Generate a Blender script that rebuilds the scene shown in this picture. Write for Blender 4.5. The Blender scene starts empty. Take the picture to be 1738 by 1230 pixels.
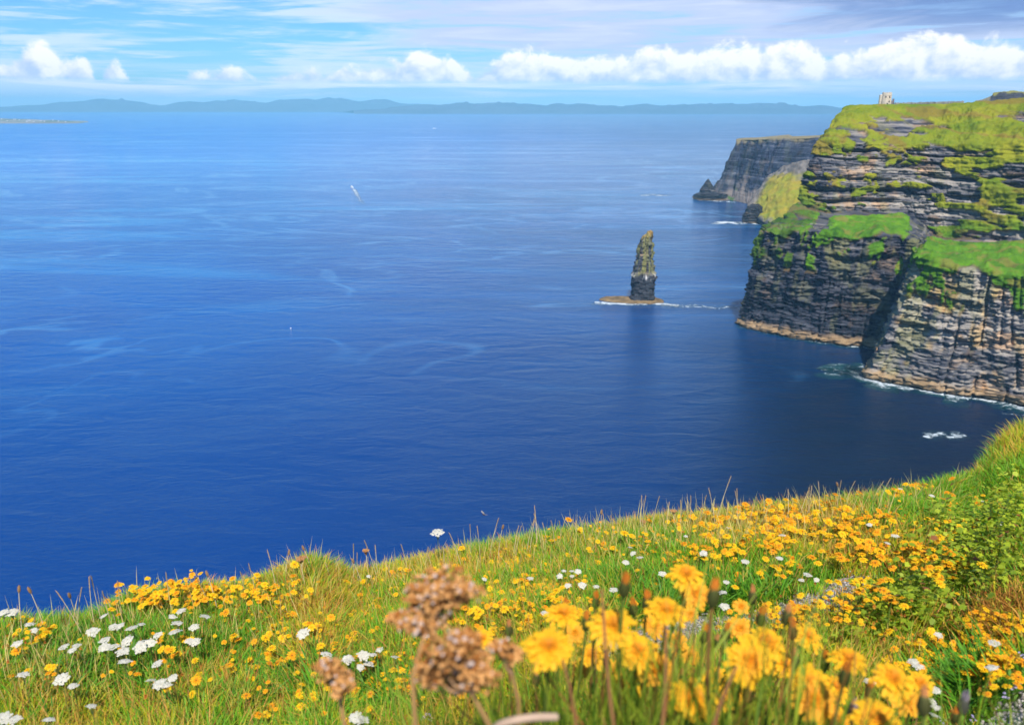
import bpy, math, random
import numpy as np

# ------------------------------------------------------------------ camera, sky, sun, exposure
SC = bpy.context.scene
COL = SC.collection
random.seed(7)
RNG = np.random.default_rng(11)
EYE = 187.0                       # eye height above the sea
FPX, CX, CY = 1354.0, 869.0, 615.0
PITCH = math.radians(17.83)
CP, SP = math.cos(PITCH), math.sin(PITCH)
SUN_EL, SUN_AZ = math.radians(54), math.radians(177)   # azimuth clockwise from the view direction (+Y)

cam_d = bpy.data.cameras.new('camera')
cam = bpy.data.objects.new('camera', cam_d)
COL.objects.link(cam)
cam.location = (0, 0, EYE)
cam.rotation_euler = (math.pi / 2 - PITCH, 0, 0)
cam_d.sensor_width = 36
cam_d.lens = FPX / 1738 * 36
cam_d.clip_start = 0.02
cam_d.clip_end = 200000
cam_d.dof.use_dof = True
cam_d.dof.focus_distance = 4.5
cam_d.dof.aperture_fstop = 6.3
SC.camera = cam

SC.view_settings.view_transform = 'Standard'
SC.view_settings.look = 'None'
SC.view_settings.exposure = 0.3
SC.view_settings.gamma = 1.0
SC.cycles.use_denoising = True
SC.cycles.use_adaptive_sampling = False
SC.cycles.max_bounces = 6
SC.cycles.diffuse_bounces = 2
SC.cycles.glossy_bounces = 2
SC.cycles.transmission_bounces = 3
SC.cycles.transparent_max_bounces = 8
SC.cycles.volume_bounces = 0
SC.cycles.sample_clamp_indirect = 6


class E:
    """A node socket with arithmetic: builds math nodes."""
    nt = None

    def __init__(s, sock): s.s = sock

    @staticmethod
    def op(o, *a, clamp=False):
        n = E.nt.nodes.new('ShaderNodeMath'); n.operation = o; n.use_clamp = clamp
        for i, v in enumerate(a):
            if isinstance(v, E): E.nt.links.new(v.s, n.inputs[i])
            else: n.inputs[i].default_value = v
        return E(n.outputs[0])

    def __add__(s, b): return E.op('ADD', s, b)
    def __radd__(s, b): return E.op('ADD', b, s)
    def __sub__(s, b): return E.op('SUBTRACT', s, b)
    def __rsub__(s, b): return E.op('SUBTRACT', b, s)
    def __mul__(s, b): return E.op('MULTIPLY', s, b)
    def __rmul__(s, b): return E.op('MULTIPLY', b, s)
    def __truediv__(s, b): return E.op('DIVIDE', s, b)
    def max(s, b): return E.op('MAXIMUM', s, b)
    def min(s, b): return E.op('MINIMUM', s, b)
    def clamp(s): return E.op('ADD', s, 0.0, clamp=True)


def ramp(v, a, b):
    """smoothstep from a (0) to b (1)"""
    n = E.nt.nodes.new('ShaderNodeMapRange'); n.interpolation_type = 'SMOOTHSTEP'
    E.nt.links.new(v.s, n.inputs[0])
    if a < b:
        n.inputs[1].default_value, n.inputs[2].default_value, n.inputs[3].default_value, n.inputs[4].default_value = a, b, 0, 1
    else:
        n.inputs[1].default_value, n.inputs[2].default_value, n.inputs[3].default_value, n.inputs[4].default_value = b, a, 1, 0
    return E(n.outputs[0])


def gauss(v, c, w):
    d = (v - c) * (1.0 / w)
    return E.op('POWER', math.e, (d * d) * -1.0)


def vec(x, y, z=0.0):
    n = E.nt.nodes.new('ShaderNodeCombineXYZ')
    for i, v in enumerate((x, y, z)):
        if isinstance(v, E): E.nt.links.new(v.s, n.inputs[i])
        else: n.inputs[i].default_value = v
    return n.outputs[0]


def noise(v, scale, detail=4, rough=0.5, dist=0.0, dim='3D'):
    n = E.nt.nodes.new('ShaderNodeTexNoise'); n.noise_dimensions = dim
    if v is not None: E.nt.links.new(v, n.inputs['Vector'])
    n.inputs['Scale'].default_value = scale; n.inputs['Detail'].default_value = detail
    n.inputs['Roughness'].default_value = rough; n.inputs['Distortion'].default_value = dist
    return E(n.outputs['Fac'])


def billow(v, scale):
    n = E.nt.nodes.new('ShaderNodeTexVoronoi'); n.feature = 'F1'; n.voronoi_dimensions = '2D'
    E.nt.links.new(v, n.inputs['Vector'])
    n.inputs['Scale'].default_value = scale
    n.inputs['Detail'].default_value = 2.5; n.inputs['Roughness'].default_value = 0.55; n.inputs['Lacunarity'].default_value = 2.2
    n.normalize = True
    return E(n.outputs['Distance'])


def mixc(f, a, b):
    n = E.nt.nodes.new('ShaderNodeMix'); n.data_type = 'RGBA'
    if isinstance(f, E): E.nt.links.new(f.s, n.inputs[0])
    else: n.inputs[0].default_value = f
    for i, v in ((6, a), (7, b)):
        if isinstance(v, tuple): n.inputs[i].default_value = (*v, 1)
        else: E.nt.links.new(v, n.inputs[i])
    return n.outputs[2]


def build_world():
    w = bpy.data.worlds.new('World'); SC.world = w; w.use_nodes = True
    nt = w.node_tree; nt.nodes.clear(); E.nt = nt
    out = nt.nodes.new('ShaderNodeOutputWorld')
    sky = nt.nodes.new('ShaderNodeTexSky'); sky.sky_type = 'NISHITA'; sky.sun_disc = False
    sky.sun_elevation = SUN_EL; sky.sun_rotation = SUN_AZ
    sky.altitude = 100; sky.air_density = 1.0; sky.dust_density = 0.4; sky.ozone_density = 3.0
    tc = nt.nodes.new('ShaderNodeTexCoord')
    sep = nt.nodes.new('ShaderNodeSeparateXYZ'); nt.links.new(tc.outputs['Generated'], sep.inputs[0])
    x, y, z = (E(sep.outputs[i]) for i in range(3))
    q = E.op('ARCTAN2', x, y)                     # azimuth
    e = E.op('ARCSINE', z)                        # elevation
    col = mixc(1.0, sky.outputs[0], sky.outputs[0])
    tint = nt.nodes.new('ShaderNodeMix'); tint.data_type = 'RGBA'; tint.blend_type = 'MULTIPLY'; tint.inputs[0].default_value = 1
    nt.links.new(sky.outputs[0], tint.inputs[6]); tint.inputs[7].default_value = (0.50, 0.96, 1.42, 1)
    bg = nt.nodes.new('ShaderNodeBackground'); nt.links.new(tint.outputs[2], bg.inputs[0]); bg.inputs[1].default_value = 0.088
    # --- clouds, in azimuth / elevation
    eq = e * 2.6
    p = vec(q, eq)
    # streaky high layer on the right
    st = noise(vec(q * 1.0, e * 9.0), 3.2, 5, 0.62, 0.6, '2D')
    st2 = noise(vec(q * 1.0 + 5.0, e * 14.0), 7.0, 5, 0.6, 0.3, '2D')
    cover = ramp(q + (st - 0.5) * 0.55 + (e - 0.08) * 1.2, -0.26, 0.02)
    hi = (cover * ramp(e + (st2 - 0.5) * 0.05, 0.024, 0.070) * (ramp(st2, 0.28, 0.5) * 0.5 + 0.5) * (ramp(e, 0.28, 0.14) * 0.85 + 0.15)).clamp()
    dark = ramp(q + (st - 0.5) * 0.5, 0.20, 0.48) * ramp(e + (st2 - 0.5) * 0.04, 0.066, 0.092) * ramp(e, 0.22, 0.13)
    hicol = mixc(dark, (0.53, 0.62, 0.88), (0.18, 0.29, 0.60))
    hicol = mixc(ramp(st2, 0.42, 0.75) * 0.6, hicol, (0.72, 0.77, 0.92))
    # wisps on the left
    wisp = (ramp(st2 * 0.6 + st * 0.5, 0.46, 0.66) * ramp(e, 0.02, 0.05) * ramp(q, 0.10, -0.15)) * ramp(e, 0.22, 0.11) * 0.75
    # low bands over the horizon
    lowb = (ramp(noise(vec(q * 1.0 + 9.0, e * 26.0), 3.0, 5, 0.6, 0.3, '2D'), 0.34, 0.60) * ramp(e, 0.060, 0.02) * 0.85 + ramp(e, 0.032, 0.0) * 0.75).clamp()
    lowcol = mixc(ramp(st, 0.4, 0.65), (0.66, 0.82, 1.05), (1.0, 1.0, 1.05))
    # cumulus bank
    def heap(off):
        bq, be = q + off[0], e + off[1]
        v = vec(bq, be * 1.25)
        b = billow(v, 24.0)
        n = noise(v, 30.0, 7, 0.62, 0.2, '2D')
        n1 = noise(vec(bq, 2.0), 13.0, 2, 0.5, 0.0, '2D')
        top = 0.041 + gauss(bq, 0.235, 0.07) * 0.013 + gauss(bq, 0.32, 0.02) * 0.010 + gauss(bq, 0.46, 0.09) * 0.015 \
            + gauss(bq, -0.101, 0.03) * 0.014 + gauss(bq, 0.016, 0.035) * 0.012 + gauss(bq, -0.27, 0.09) * -0.015 + (n1 - 0.5) * 0.028 \
            + gauss(bq, 0.285, 0.010) * -0.008 + gauss(bq, 0.355, 0.008) * -0.012 + gauss(bq, -0.045, 0.012) * -0.012
        gate = ramp(bq + (n1 - 0.5) * 0.10, -0.41, -0.29)
        d1 = (top - be) * 55.0 - (1.0 - gate) * 1.6
        # the lone heap on the left
        t2 = 0.023 + gauss(bq, -0.503, 0.022) * 0.034 + gauss(bq, -0.54, 0.018) * 0.010 + gauss(bq, -0.468, 0.010) * 0.014
        side = ramp(bq, -0.445, -0.462) * ramp(bq, -0.60, -0.56)
        d2 = (t2 - be) * 55.0 - (1.0 - side) * 1.5
        t3 = 0.040 + gauss(bq, -0.437, 0.014) * 0.012
        d3 = (t3 - be) * 55.0 - (1.0 - gauss(bq, -0.437, 0.018)) * 2.0 - 0.45
        d = d1.max(d2).max(d3)
        base = ramp(be + (n - 0.5) * 0.008, 0.022, 0.030)
        return d + (0.44 - b) * 1.5 + (n - 0.5) * 2.0 + 0.38 + ramp(bq, -0.12, 0.10) * 0.30, base
    d, base = heap((0, 0))
    dl, _ = heap((0.006, 0.010))
    dens = ramp(d, -0.05, 0.55) * base
    light = ((d - dl) * 0.95 - 0.12 + ramp(e, 0.024, 0.060) * 0.60).clamp()
    cucol = mixc(light, (0.56, 0.66, 0.90), (1.08, 1.04, 1.0))
    # broken cloud higher up (seen mirrored in the sea, and part of the daylight)
    zz = z.max(0.05)
    up = noise(vec(x / zz, y / zz), 0.55, 4, 0.55)
    upc = ramp(up, 0.42, 0.62) * ramp(e, 0.11, 0.15) * ramp(e, 0.55, 0.22) * ramp(q, -0.5, 0.1) * 0.5
    c = mixc(wisp, (0.66, 0.80, 0.98), (0.78, 0.86, 0.98))
    alpha = wisp
    for a_, c_ in ((upc, (0.62, 0.68, 0.82)), (hi, hicol), (dark * 0.85, (0.17, 0.27, 0.57)), (lowb, lowcol), (dens, cucol)):
        c = mixc(a_, c, c_)
        alpha = 1.0 - (1.0 - alpha) * (1.0 - a_)
    bgc = nt.nodes.new('ShaderNodeBackground'); nt.links.new(c, bgc.inputs[0]); bgc.inputs[1].default_value = 0.97
    mx = nt.nodes.new('ShaderNodeMixShader'); nt.links.new(alpha.s, mx.inputs[0])
    nt.links.new(bg.outputs[0], mx.inputs[1]); nt.links.new(bgc.outputs[0], mx.inputs[2])
    nt.links.new(mx.outputs[0], out.inputs[0])
    w.cycles.sampling_method = 'MANUAL'; w.cycles.sample_map_resolution = 512


build_world()
sun_d = bpy.data.lights.new('sun', 'SUN'); sun_d.energy = 5.0; sun_d.angle = math.radians(0.5); sun_d.color = (1.0, 0.95, 0.86)
sun = bpy.data.objects.new('sun', sun_d); COL.objects.link(sun)
sun.rotation_euler = (math.pi / 2 - SUN_EL, 0, math.pi - SUN_AZ)
sun.location = (0, 0, 500)


# ------------------------------------------------------------------ helpers
def ray(px, py):
    u, v = (px - CX) / FPX, (CY - py) / FPX
    return np.array([u, CP + SP * v, -SP + CP * v])


def P(px, py, Y):
    """the world point at forward distance Y that shows at (px, py) in the photograph"""
    d = ray(px, py)
    return np.array([0, 0, EYE]) + d * (Y / d[1])


def Psea(px, py, z=0.0):
    d = ray(px, py)
    return np.array([0, 0, EYE]) + d * ((z - EYE) / d[2])


def hsh(ix, iy=0, iz=0, seed=0):
    with np.errstate(over='ignore'):
        h = (np.asarray(ix).astype(np.int64).astype(np.uint32) * np.uint32(374761393) + np.asarray(iy).astype(np.int64).astype(np.uint32) * np.uint32(668265263)
             + np.asarray(iz).astype(np.int64).astype(np.uint32) * np.uint32(2147483647) + np.uint32(seed * 1274126177 % 4294967296))
        h = (h ^ (h >> np.uint32(13))) * np.uint32(1274126177)
        h = (h ^ (h >> np.uint32(16))) * np.uint32(2246822519)
        h = h ^ (h >> np.uint32(15))
    return h.astype(np.float64) / 4294967295.0


def vn(x, y=0.0, z=0.0, seed=0):
    x, y, z = np.broadcast_arrays(np.asarray(x, float), np.asarray(y, float), np.asarray(z, float))
    ix, iy, iz = np.floor(x), np.floor(y), np.floor(z)
    fx, fy, fz = x - ix, y - iy, z - iz
    fx, fy, fz = (f * f * f * (f * (f * 6 - 15) + 10) for f in (fx, fy, fz))
    r = 0
    for a in (0, 1):
        for b in (0, 1):
            for c in (0, 1):
                r = r + hsh(ix + a, iy + b, iz + c, seed) * (fx if a else 1 - fx) * (fy if b else 1 - fy) * (fz if c else 1 - fz)
    return r


def fbm(x, y=0.0, z=0.0, o=4, seed=0, g=0.5):
    r, a, t = 0, 1.0, 0
    for i in range(o):
        r = r + a * vn(np.asarray(x) * 2 ** i + 17.1 * i, np.asarray(y) * 2 ** i, np.asarray(z) * 2 ** i, seed + i)
        t += a; a *= g
    return r / t


def ss(a, b, v):
    t = np.clip((np.asarray(v, float) - a) / (b - a), 0, 1)
    return t * t * (3 - 2 * t)


def lerp(a, b, t):
    return a + (b - a) * t


def mesh_from(name, V, F, mats, C=None, mi=None, smooth=True, uvattr=None):
    """V (n,3); F list of arrays (m,3) or (m,4) with 0-based ids; C (n,3) point colours"""
    me = bpy.data.meshes.new(name)
    V = np.asarray(V, np.float32)
    Fs = [np.asarray(f, np.int32) for f in (F if isinstance(F, list) else [F]) if len(f)]
    me.vertices.add(len(V)); me.vertices.foreach_set('co', V.ravel())
    loops = np.concatenate([f.ravel() for f in Fs])
    sizes = np.concatenate([np.full(len(f), f.shape[1], np.int32) for f in Fs])
    starts = np.concatenate([[0], np.cumsum(sizes)[:-1]]).astype(np.int32)
    me.loops.add(len(loops)); me.loops.foreach_set('vertex_index', loops)
    me.polygons.add(len(sizes)); me.polygons.foreach_set('loop_start', starts)
    if smooth: me.polygons.foreach_set('use_smooth', np.ones(len(sizes), bool))
    if mi is not None: me.polygons.foreach_set('material_index', np.asarray(mi, np.int32))
    for m in (mats if isinstance(mats, (list, tuple)) else [mats]): me.materials.append(m)
    if C is not None:
        a = me.attributes.new('Col', 'FLOAT_COLOR', 'POINT')
        a.data.foreach_set('color', np.c_[np.asarray(C, np.float32), np.ones(len(V), np.float32)].ravel())
    me.update(calc_edges=True)
    me.validate()
    return me


def link(name, data, parent=None, loc=(0, 0, 0), rot=(0, 0, 0), scale=(1, 1, 1)):
    o = bpy.data.objects.new(name, data); COL.objects.link(o)
    o.location = loc; o.rotation_euler = rot; o.scale = scale
    if parent is not None: o.parent = parent
    return o


def tag(o, label=None, cat=None, group=None, kind=None):
    if label: o['label'] = label
    if cat: o['category'] = cat
    if group: o['group'] = group
    if kind: o['kind'] = kind
    return o


def grid_faces(nr, nc, off=0):
    i = np.arange(nr - 1)[:, None] * nc + np.arange(nc - 1)[None, :]
    i = i.ravel() + off
    return np.c_[i, i + 1, i + nc + 1, i + nc]


class Geo:
    """gathers shapes into one mesh"""
    def __init__(s): s.V, s.T, s.Q, s.C, s.n = [], [], [], [], 0

    def add(s, V, F, C):
        V = np.asarray(V, float).reshape(-1, 3); F = np.asarray(F, int)
        (s.T if F.shape[1] == 3 else s.Q).append(F + s.n)
        C = np.asarray(C, float)
        s.C.append(np.broadcast_to(C, V.shape) if C.ndim == 1 else C)
        s.V.append(V); s.n += len(V)

    def tube(s, pts, rad, col, k=6, cap=True):
        pts = np.asarray(pts, float); n = len(pts)
        rad = np.broadcast_to(np.asarray(rad, float), (n,))
        t = np.gradient(pts, axis=0); t /= np.linalg.norm(t, axis=1)[:, None] + 1e-12
        a = np.cross(t, [0.3, 0.9, 0.2]); bad = np.linalg.norm(a, axis=1) < 0.05
        a[bad] = np.cross(t[bad], [1, 0, 0]); a /= np.linalg.norm(a, axis=1)[:, None]
        b = np.cross(t, a)
        th = np.arange(k) / k * 2 * np.pi
        V = pts[:, None] + rad[:, None, None] * (np.cos(th)[None, :, None] * a[:, None] + np.sin(th)[None, :, None] * b[:, None])
        F = []
        for i in range(n - 1):
            for j in range(k):
                F.append((i * k + j, i * k + (j + 1) % k, (i + 1) * k + (j + 1) % k, (i + 1) * k + j))
        s.add(V.reshape(-1, 3), F, np.repeat(np.asarray(col, float), k, axis=0) if np.ndim(col) == 2 else col)
        if cap:
            e = pts[-1] + t[-1] * rad[-1] * 0.5
            s.add(np.r_[V[-1], [e]], [(j, (j + 1) % k, k) for j in range(k)], col[-1] if np.ndim(col) == 2 else col)

    def mesh(s, name, mat, smooth=True):
        F = []
        if s.Q: F.append(np.concatenate(s.Q))
        if s.T: F.append(np.concatenate(s.T))
        return mesh_from(name, np.concatenate(s.V), F, mat, np.concatenate(s.C), smooth=smooth)


# ------------------------------------------------------------------ materials
def base_mat(name):
    m = bpy.data.materials.new(name); m.use_nodes = True
    nt = m.node_tree; nt.nodes.clear(); E.nt = nt
    out = nt.nodes.new('ShaderNodeOutputMaterial')
    bs = nt.nodes.new('ShaderNodeBsdfPrincipled')
    nt.links.new(bs.outputs[0], out.inputs[0])
    return m, nt, bs, out


def pos():
    return E.nt.nodes.new('ShaderNodeNewGeometry').outputs['Position']


def scaled(v, sc):
    n = E.nt.nodes.new('ShaderNodeVectorMath'); n.operation = 'MULTIPLY'
    E.nt.links.new(v, n.inputs[0]); n.inputs[1].default_value = sc
    return n.outputs[0]


def attr_mat(name, rough=0.85, var=0.25, nscale=0.6, stretch=(1, 1, 1), bump=0.0, bscale=1.0, bdist=0.2, transl=0.0, spec=0.3, objspace=False):
    """colour from the mesh, broken up by noise"""
    m, nt, bs, out = base_mat(name)
    at = nt.nodes.new('ShaderNodeAttribute'); at.attribute_name = 'Col'
    col = at.outputs['Color']
    if objspace:
        v0 = nt.nodes.new('ShaderNodeTexCoord').outputs['Object']
    else:
        v0 = pos()
    v = scaled(v0, stretch)
    if var > 0:
        nz = noise(v, nscale, 5, 0.6)
        f = (nz - 0.5) * (2.0 * var * 1.6) + 1.0
        mm = nt.nodes.new('ShaderNodeVectorMath'); mm.operation = 'SCALE'
        nt.links.new(col, mm.inputs[0]); nt.links.new(f.s, mm.inputs['Scale'])
        col = mm.outputs[0]
    nt.links.new(col, bs.inputs['Base Color'])
    bs.inputs['Roughness'].default_value = rough
    bs.inputs['Specular IOR Level'].default_value = spec
    if bump > 0:
        b = nt.nodes.new('ShaderNodeBump'); b.inputs['Strength'].default_value = bump; b.inputs['Distance'].default_value = bdist
        nt.links.new(noise(v, bscale, 6, 0.65).s, b.inputs['Height']); nt.links.new(b.outputs[0], bs.inputs['Normal'])
    if transl > 0:
        tr = nt.nodes.new('ShaderNodeBsdfTranslucent'); nt.links.new(col, tr.inputs[0])
        mx = nt.nodes.new('ShaderNodeMixShader'); mx.inputs[0].default_value = transl
        nt.links.new(bs.outputs[0], mx.inputs[1]); nt.links.new(tr.outputs[0], mx.inputs[2])
        nt.links.new(mx.outputs[0], out.inputs[0])
    return m


M_CLIFF = attr_mat('cliff_rock_and_turf', 0.92, 0.30, 0.9, (1, 1, 2.2), 0.8, 1.1, 0.9, spec=0.15)
M_ROCK = attr_mat('sea_rock', 0.9, 0.30, 0.7, (1, 1, 2.5), 0.7, 0.9, 0.8, spec=0.2)
M_HILL = attr_mat('hill_turf', 1.0, 0.35, 0.002, (1, 1, 1), spec=0.0)
M_LEAF = attr_mat('grass_blade', 0.55, 0.10, 40.0, transl=0.35, spec=0.35)
M_PETAL = attr_mat('petal', 0.6, 0.10, 300.0, transl=0.30, spec=0.2, objspace=True)
M_STEM = attr_mat('stem', 0.6, 0.15, 120.0, transl=0.10, spec=0.3, objspace=True)
M_FLUFF = attr_mat('dry_seed', 0.95, 0.30, 350.0, bump=0.6, bscale=900, bdist=0.002, transl=0.12, spec=0.05, objspace=True)
M_SOIL = attr_mat('soil', 0.95, 0.35, 30.0, bump=0.9, bscale=45.0, bdist=0.03, spec=0.1)
M_STONE = attr_mat('masonry', 0.9, 0.22, 0.9, (1, 1, 1), 0.6, 1.2, 0.3, spec=0.1)
M_PAINT = attr_mat('boat_paint', 0.35, 0.06, 0.6, spec=0.5)


def sea_material():
    m, nt, bs, out = base_mat('sea_water')
    p = pos()
    sep = nt.nodes.new('ShaderNodeSeparateXYZ'); nt.links.new(p, sep.inputs[0])
    X, Y = E(sep.outputs[0]), E(sep.outputs[1])
    dist = E.op('SQRT', X * X + Y * Y)
    # base colour carries painted light: sunlit blue west, cliff reflection dark in the bay
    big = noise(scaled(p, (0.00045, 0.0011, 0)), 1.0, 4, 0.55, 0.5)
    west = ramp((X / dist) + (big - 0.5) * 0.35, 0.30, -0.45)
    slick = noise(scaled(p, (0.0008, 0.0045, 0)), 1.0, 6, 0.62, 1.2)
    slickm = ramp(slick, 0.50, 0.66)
    # curling current lines: narrow ridges of a warped field
    cur = noise(scaled(p, (0.0021, 0.0034, 0)), 1.0, 3, 0.5, 1.6)
    line = ramp(E.op('ABSOLUTE', cur - 0.5), 0.020, 0.0) * ramp(noise(scaled(p, (0.004, 0.006, 1)), 1.0, 3, 0.6), 0.42, 0.62)
    cur2 = noise(scaled(p, (0.0009, 0.0022, 3)), 1.0, 4, 0.55, 2.2)
    line2 = ramp(E.op('ABSOLUTE', cur2 - 0.52), 0.026, 0.0) * ramp(dist, 600.0, 1500.0)
    streak = (line * 0.85 * ramp(dist, 420.0, 800.0) + line2 * 0.8).clamp()
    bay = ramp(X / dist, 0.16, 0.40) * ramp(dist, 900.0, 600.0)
    c = mixc(west, (0.0030, 0.036, 0.130), (0.0002, 0.056, 0.270))  # sunlit west; the other side tinted for cloud shade and cloud reflection
    c = mixc(ramp(dist, 950.0, 280.0) * 0.55, c, (0.0002, 0.014, 0.085))  # near water darkened by distance to mimic weaker sky reflection
    c = mixc(bay, c, (0.0006, 0.008, 0.028))  # dark mirror image of the cliffs painted into the water colour
    c = mixc(ramp(dist, 900.0, 3500.0) * west, c, (0.002, 0.130, 0.50))  # far western water brightened to stand for sunlight and haze
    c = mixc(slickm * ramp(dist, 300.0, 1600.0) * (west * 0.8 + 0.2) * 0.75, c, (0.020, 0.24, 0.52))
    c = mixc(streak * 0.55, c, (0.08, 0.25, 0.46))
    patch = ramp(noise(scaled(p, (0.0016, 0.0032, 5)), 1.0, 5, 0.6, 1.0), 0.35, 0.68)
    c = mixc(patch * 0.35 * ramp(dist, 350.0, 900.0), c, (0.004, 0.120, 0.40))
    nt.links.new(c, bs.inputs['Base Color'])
    bs.inputs['IOR'].default_value = 1.34; bs.inputs['Specular IOR Level'].default_value = 0.28
    r = 0.10 + ramp(dist, 200.0, 6000.0) * 0.16 + slickm * -0.05 + streak * -0.04
    nt.links.new(r.s, bs.inputs['Roughness'])
    w1 = noise(scaled(p, (0.20, 0.42, 0)), 1.0, 6, 0.68, 0.4)
    w2 = noise(scaled(p, (0.030, 0.070, 0)), 1.0, 3, 0.5, 0.5)
    gust = ramp(noise(scaled(p, (0.0045, 0.009, 0)), 1.0, 4, 0.6, 0.8), 0.35, 0.65)
    h = w1 * (0.45 + gust * 0.55) * (1.0 - streak * 0.6) + w2 * 2.2
    b = nt.nodes.new('ShaderNodeBump'); b.inputs['Distance'].default_value = 1.0
    st = 0.56 - ramp(dist, 500.0, 5000.0) * 0.34
    nt.links.new(st.s, b.inputs['Strength'])
    nt.links.new(h.s, b.inputs['Height']); nt.links.new(b.outputs[0], bs.inputs['Normal'])
    return m


def foam_material():
    m, nt, bs, out = base_mat('foam')
    at = nt.nodes.new('ShaderNodeAttribute'); at.attribute_name = 'Col'
    sp = nt.nodes.new('ShaderNodeSeparateColor'); nt.links.new(at.outputs['Color'], sp.inputs[0])
    dens, teal = E(sp.outputs[0]), E(sp.outputs[1])
    p = pos()
    n1 = noise(scaled(p, (0.16, 0.22, 0.1)), 1.0, 7, 0.68, 1.0)
    n2 = noise(scaled(p, (0.03, 0.05, 0.1)), 1.0, 4, 0.6, 0.6)
    f = ramp(n1 * 1.3 + n2 * 0.45 + dens * 0.36, 1.04, 1.36)
    c = mixc(f, (0.010, 0.085, 0.085), (0.62, 0.68, 0.72))
    nt.links.new(c, bs.inputs['Base Color']); bs.inputs['Roughness'].default_value = 0.5
    a = f.max(teal * ramp(n2, 0.25, 0.60) * 0.8) * ramp(dens, 0.0, 0.10)
    nt.links.new(a.s, bs.inputs['Alpha'])
    return m


M_SEA = sea_material()
M_FOAM = foam_material()

# ------------------------------------------------------------------ sea
def build_sea():
    rr = np.r_[0.0, 60, 120, 200, 300, 450, 700, 1000, 1500, 2200, 3200, 4500, 6500, 9000, 13000, 18000, 24000, 31000]
    k = 120
    th = np.arange(k) / k * 2 * np.pi
    V = [[0, 0, 0]] + [[r * math.sin(t), r * math.cos(t), 0] for r in rr[1:] for t in th]
    T = [(0, 1 + (j + 1) % k, 1 + j) for j in range(k)]
    Q = [(1 + i * k + j, 1 + i * k + (j + 1) % k, 1 + (i + 1) * k + (j + 1) % k, 1 + (i + 1) * k + j) for i in range(len(rr) - 2) for j in range(k)]
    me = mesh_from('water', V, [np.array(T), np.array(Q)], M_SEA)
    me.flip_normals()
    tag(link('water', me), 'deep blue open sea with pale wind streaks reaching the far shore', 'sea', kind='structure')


build_sea()


# ------------------------------------------------------------------ cliffs
def resample(ctrl, ns, segs):
    """ctrl (R,S,3) -> dense grid; returns points, row coordinate, station coordinate"""
    R, S, _ = ctrl.shape
    mid = ctrl[:min(3, R)].mean(0)
    L = np.r_[0, np.cumsum(np.linalg.norm(np.diff(mid, axis=0), axis=1))]
    t = np.linspace(0, L[-1], ns)
    sidx = np.interp(t, L, np.arange(S))
    cols = np.empty((R, ns, 3))
    for r in range(R):
        for k in range(3): cols[r, :, k] = np.interp(sidx, np.arange(S), ctrl[r, :, k])
    rc = np.concatenate([np.linspace(i, i + 1, n, endpoint=False) for i, n in enumerate(segs)] + [[float(R - 1)]])
    G = np.empty((len(rc), ns, 3))
    i0 = np.minimum(rc.astype(int), R - 2); f = rc - i0
    G = cols[i0] * (1 - f)[:, None, None] + cols[i0 + 1] * f[:, None, None]
    return G, rc, sidx, t


def blur(A, n, axis):
    for _ in range(n):
        B = np.pad(A, [(1, 1) if a == axis else (0, 0) for a in range(A.ndim)], mode='edge')
        sl = [slice(None)] * A.ndim
        def g(a, b):
            s = list(sl); s[axis] = slice(a, b); return B[tuple(s)]
        A = (g(0, -2) + 2 * g(1, -1) + g(2, None)) / 4
    return A


def outward(G):
    S_ = blur(blur(G, 12, 1), 4, 0)
    n = np.cross(np.gradient(S_, axis=1), np.gradient(S_, axis=0))
    n /= np.linalg.norm(n, axis=2)[..., None] + 1e-9
    return n


def strata(u, z, seed, big=1.0):
    """outward bedding relief in metres"""
    zz = z + 1.6 * (fbm(u / 110, 3.3, o=2, seed=seed) - 0.5) + u * 0.006
    d = 0
    for h, a, w in ((11.0, 3.0, 26.0), (4.2, 1.9, 11.0), (1.7, 1.1, 5.0)):
        k = np.floor(zz / h + 0.25 * hsh(np.floor(zz / h), 5, 0, seed))
        f = hsh(k, 1, 2, seed + 3)
        blk = hsh(np.floor(u / w + 7.0 * hsh(k, 9, 1, seed)), k, 3, seed + 5)
        sm = vn(u / (w * 2.2), k * 3.7, 0, seed + 9)
        d = d + a * (0.45 * f + 0.30 * blk + 0.45 * sm - 0.6)
    return d * big


def cracks(u, z, seed, w=9.0, depth=3.5):
    """narrow vertical joints that run part of the way up"""
    d = 0
    for k in (-1, 0, 1):
        c = np.floor(u / w) + k
        x0 = (c + 0.15 + 0.7 * hsh(c, 3, 3, seed)) * w + 2.2 * (vn(z / 14, c * 5.3, 0, seed + 1) - 0.5)
        on = ss(0.46, 0.56, vn(z / 22, c * 7.7, 0, seed + 2)) * (hsh(c, 6, 6, seed) > 0.45)
        d = np.maximum(d, np.exp(-((u - x0) / 0.75) ** 2) * on * (0.4 + 0.6 * hsh(c, 8, 8, seed)))
    return -depth * d


def joints(u, z, seed):
    v = fbm(u / 34, z / 160, o=3, seed=seed) - 0.5
    w = 1 - np.abs(2 * fbm(u / 13, z / 90, o=2, seed=seed + 20) - 1)
    fl = np.floor(u / 8 + 3 * vn(z / 45, u / 60, 0, seed + 2))
    return v * 15 + (w - 0.6) * -2.5 + (hsh(fl, 1, 1, seed + 4) - 0.5) * 2.0


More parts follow.
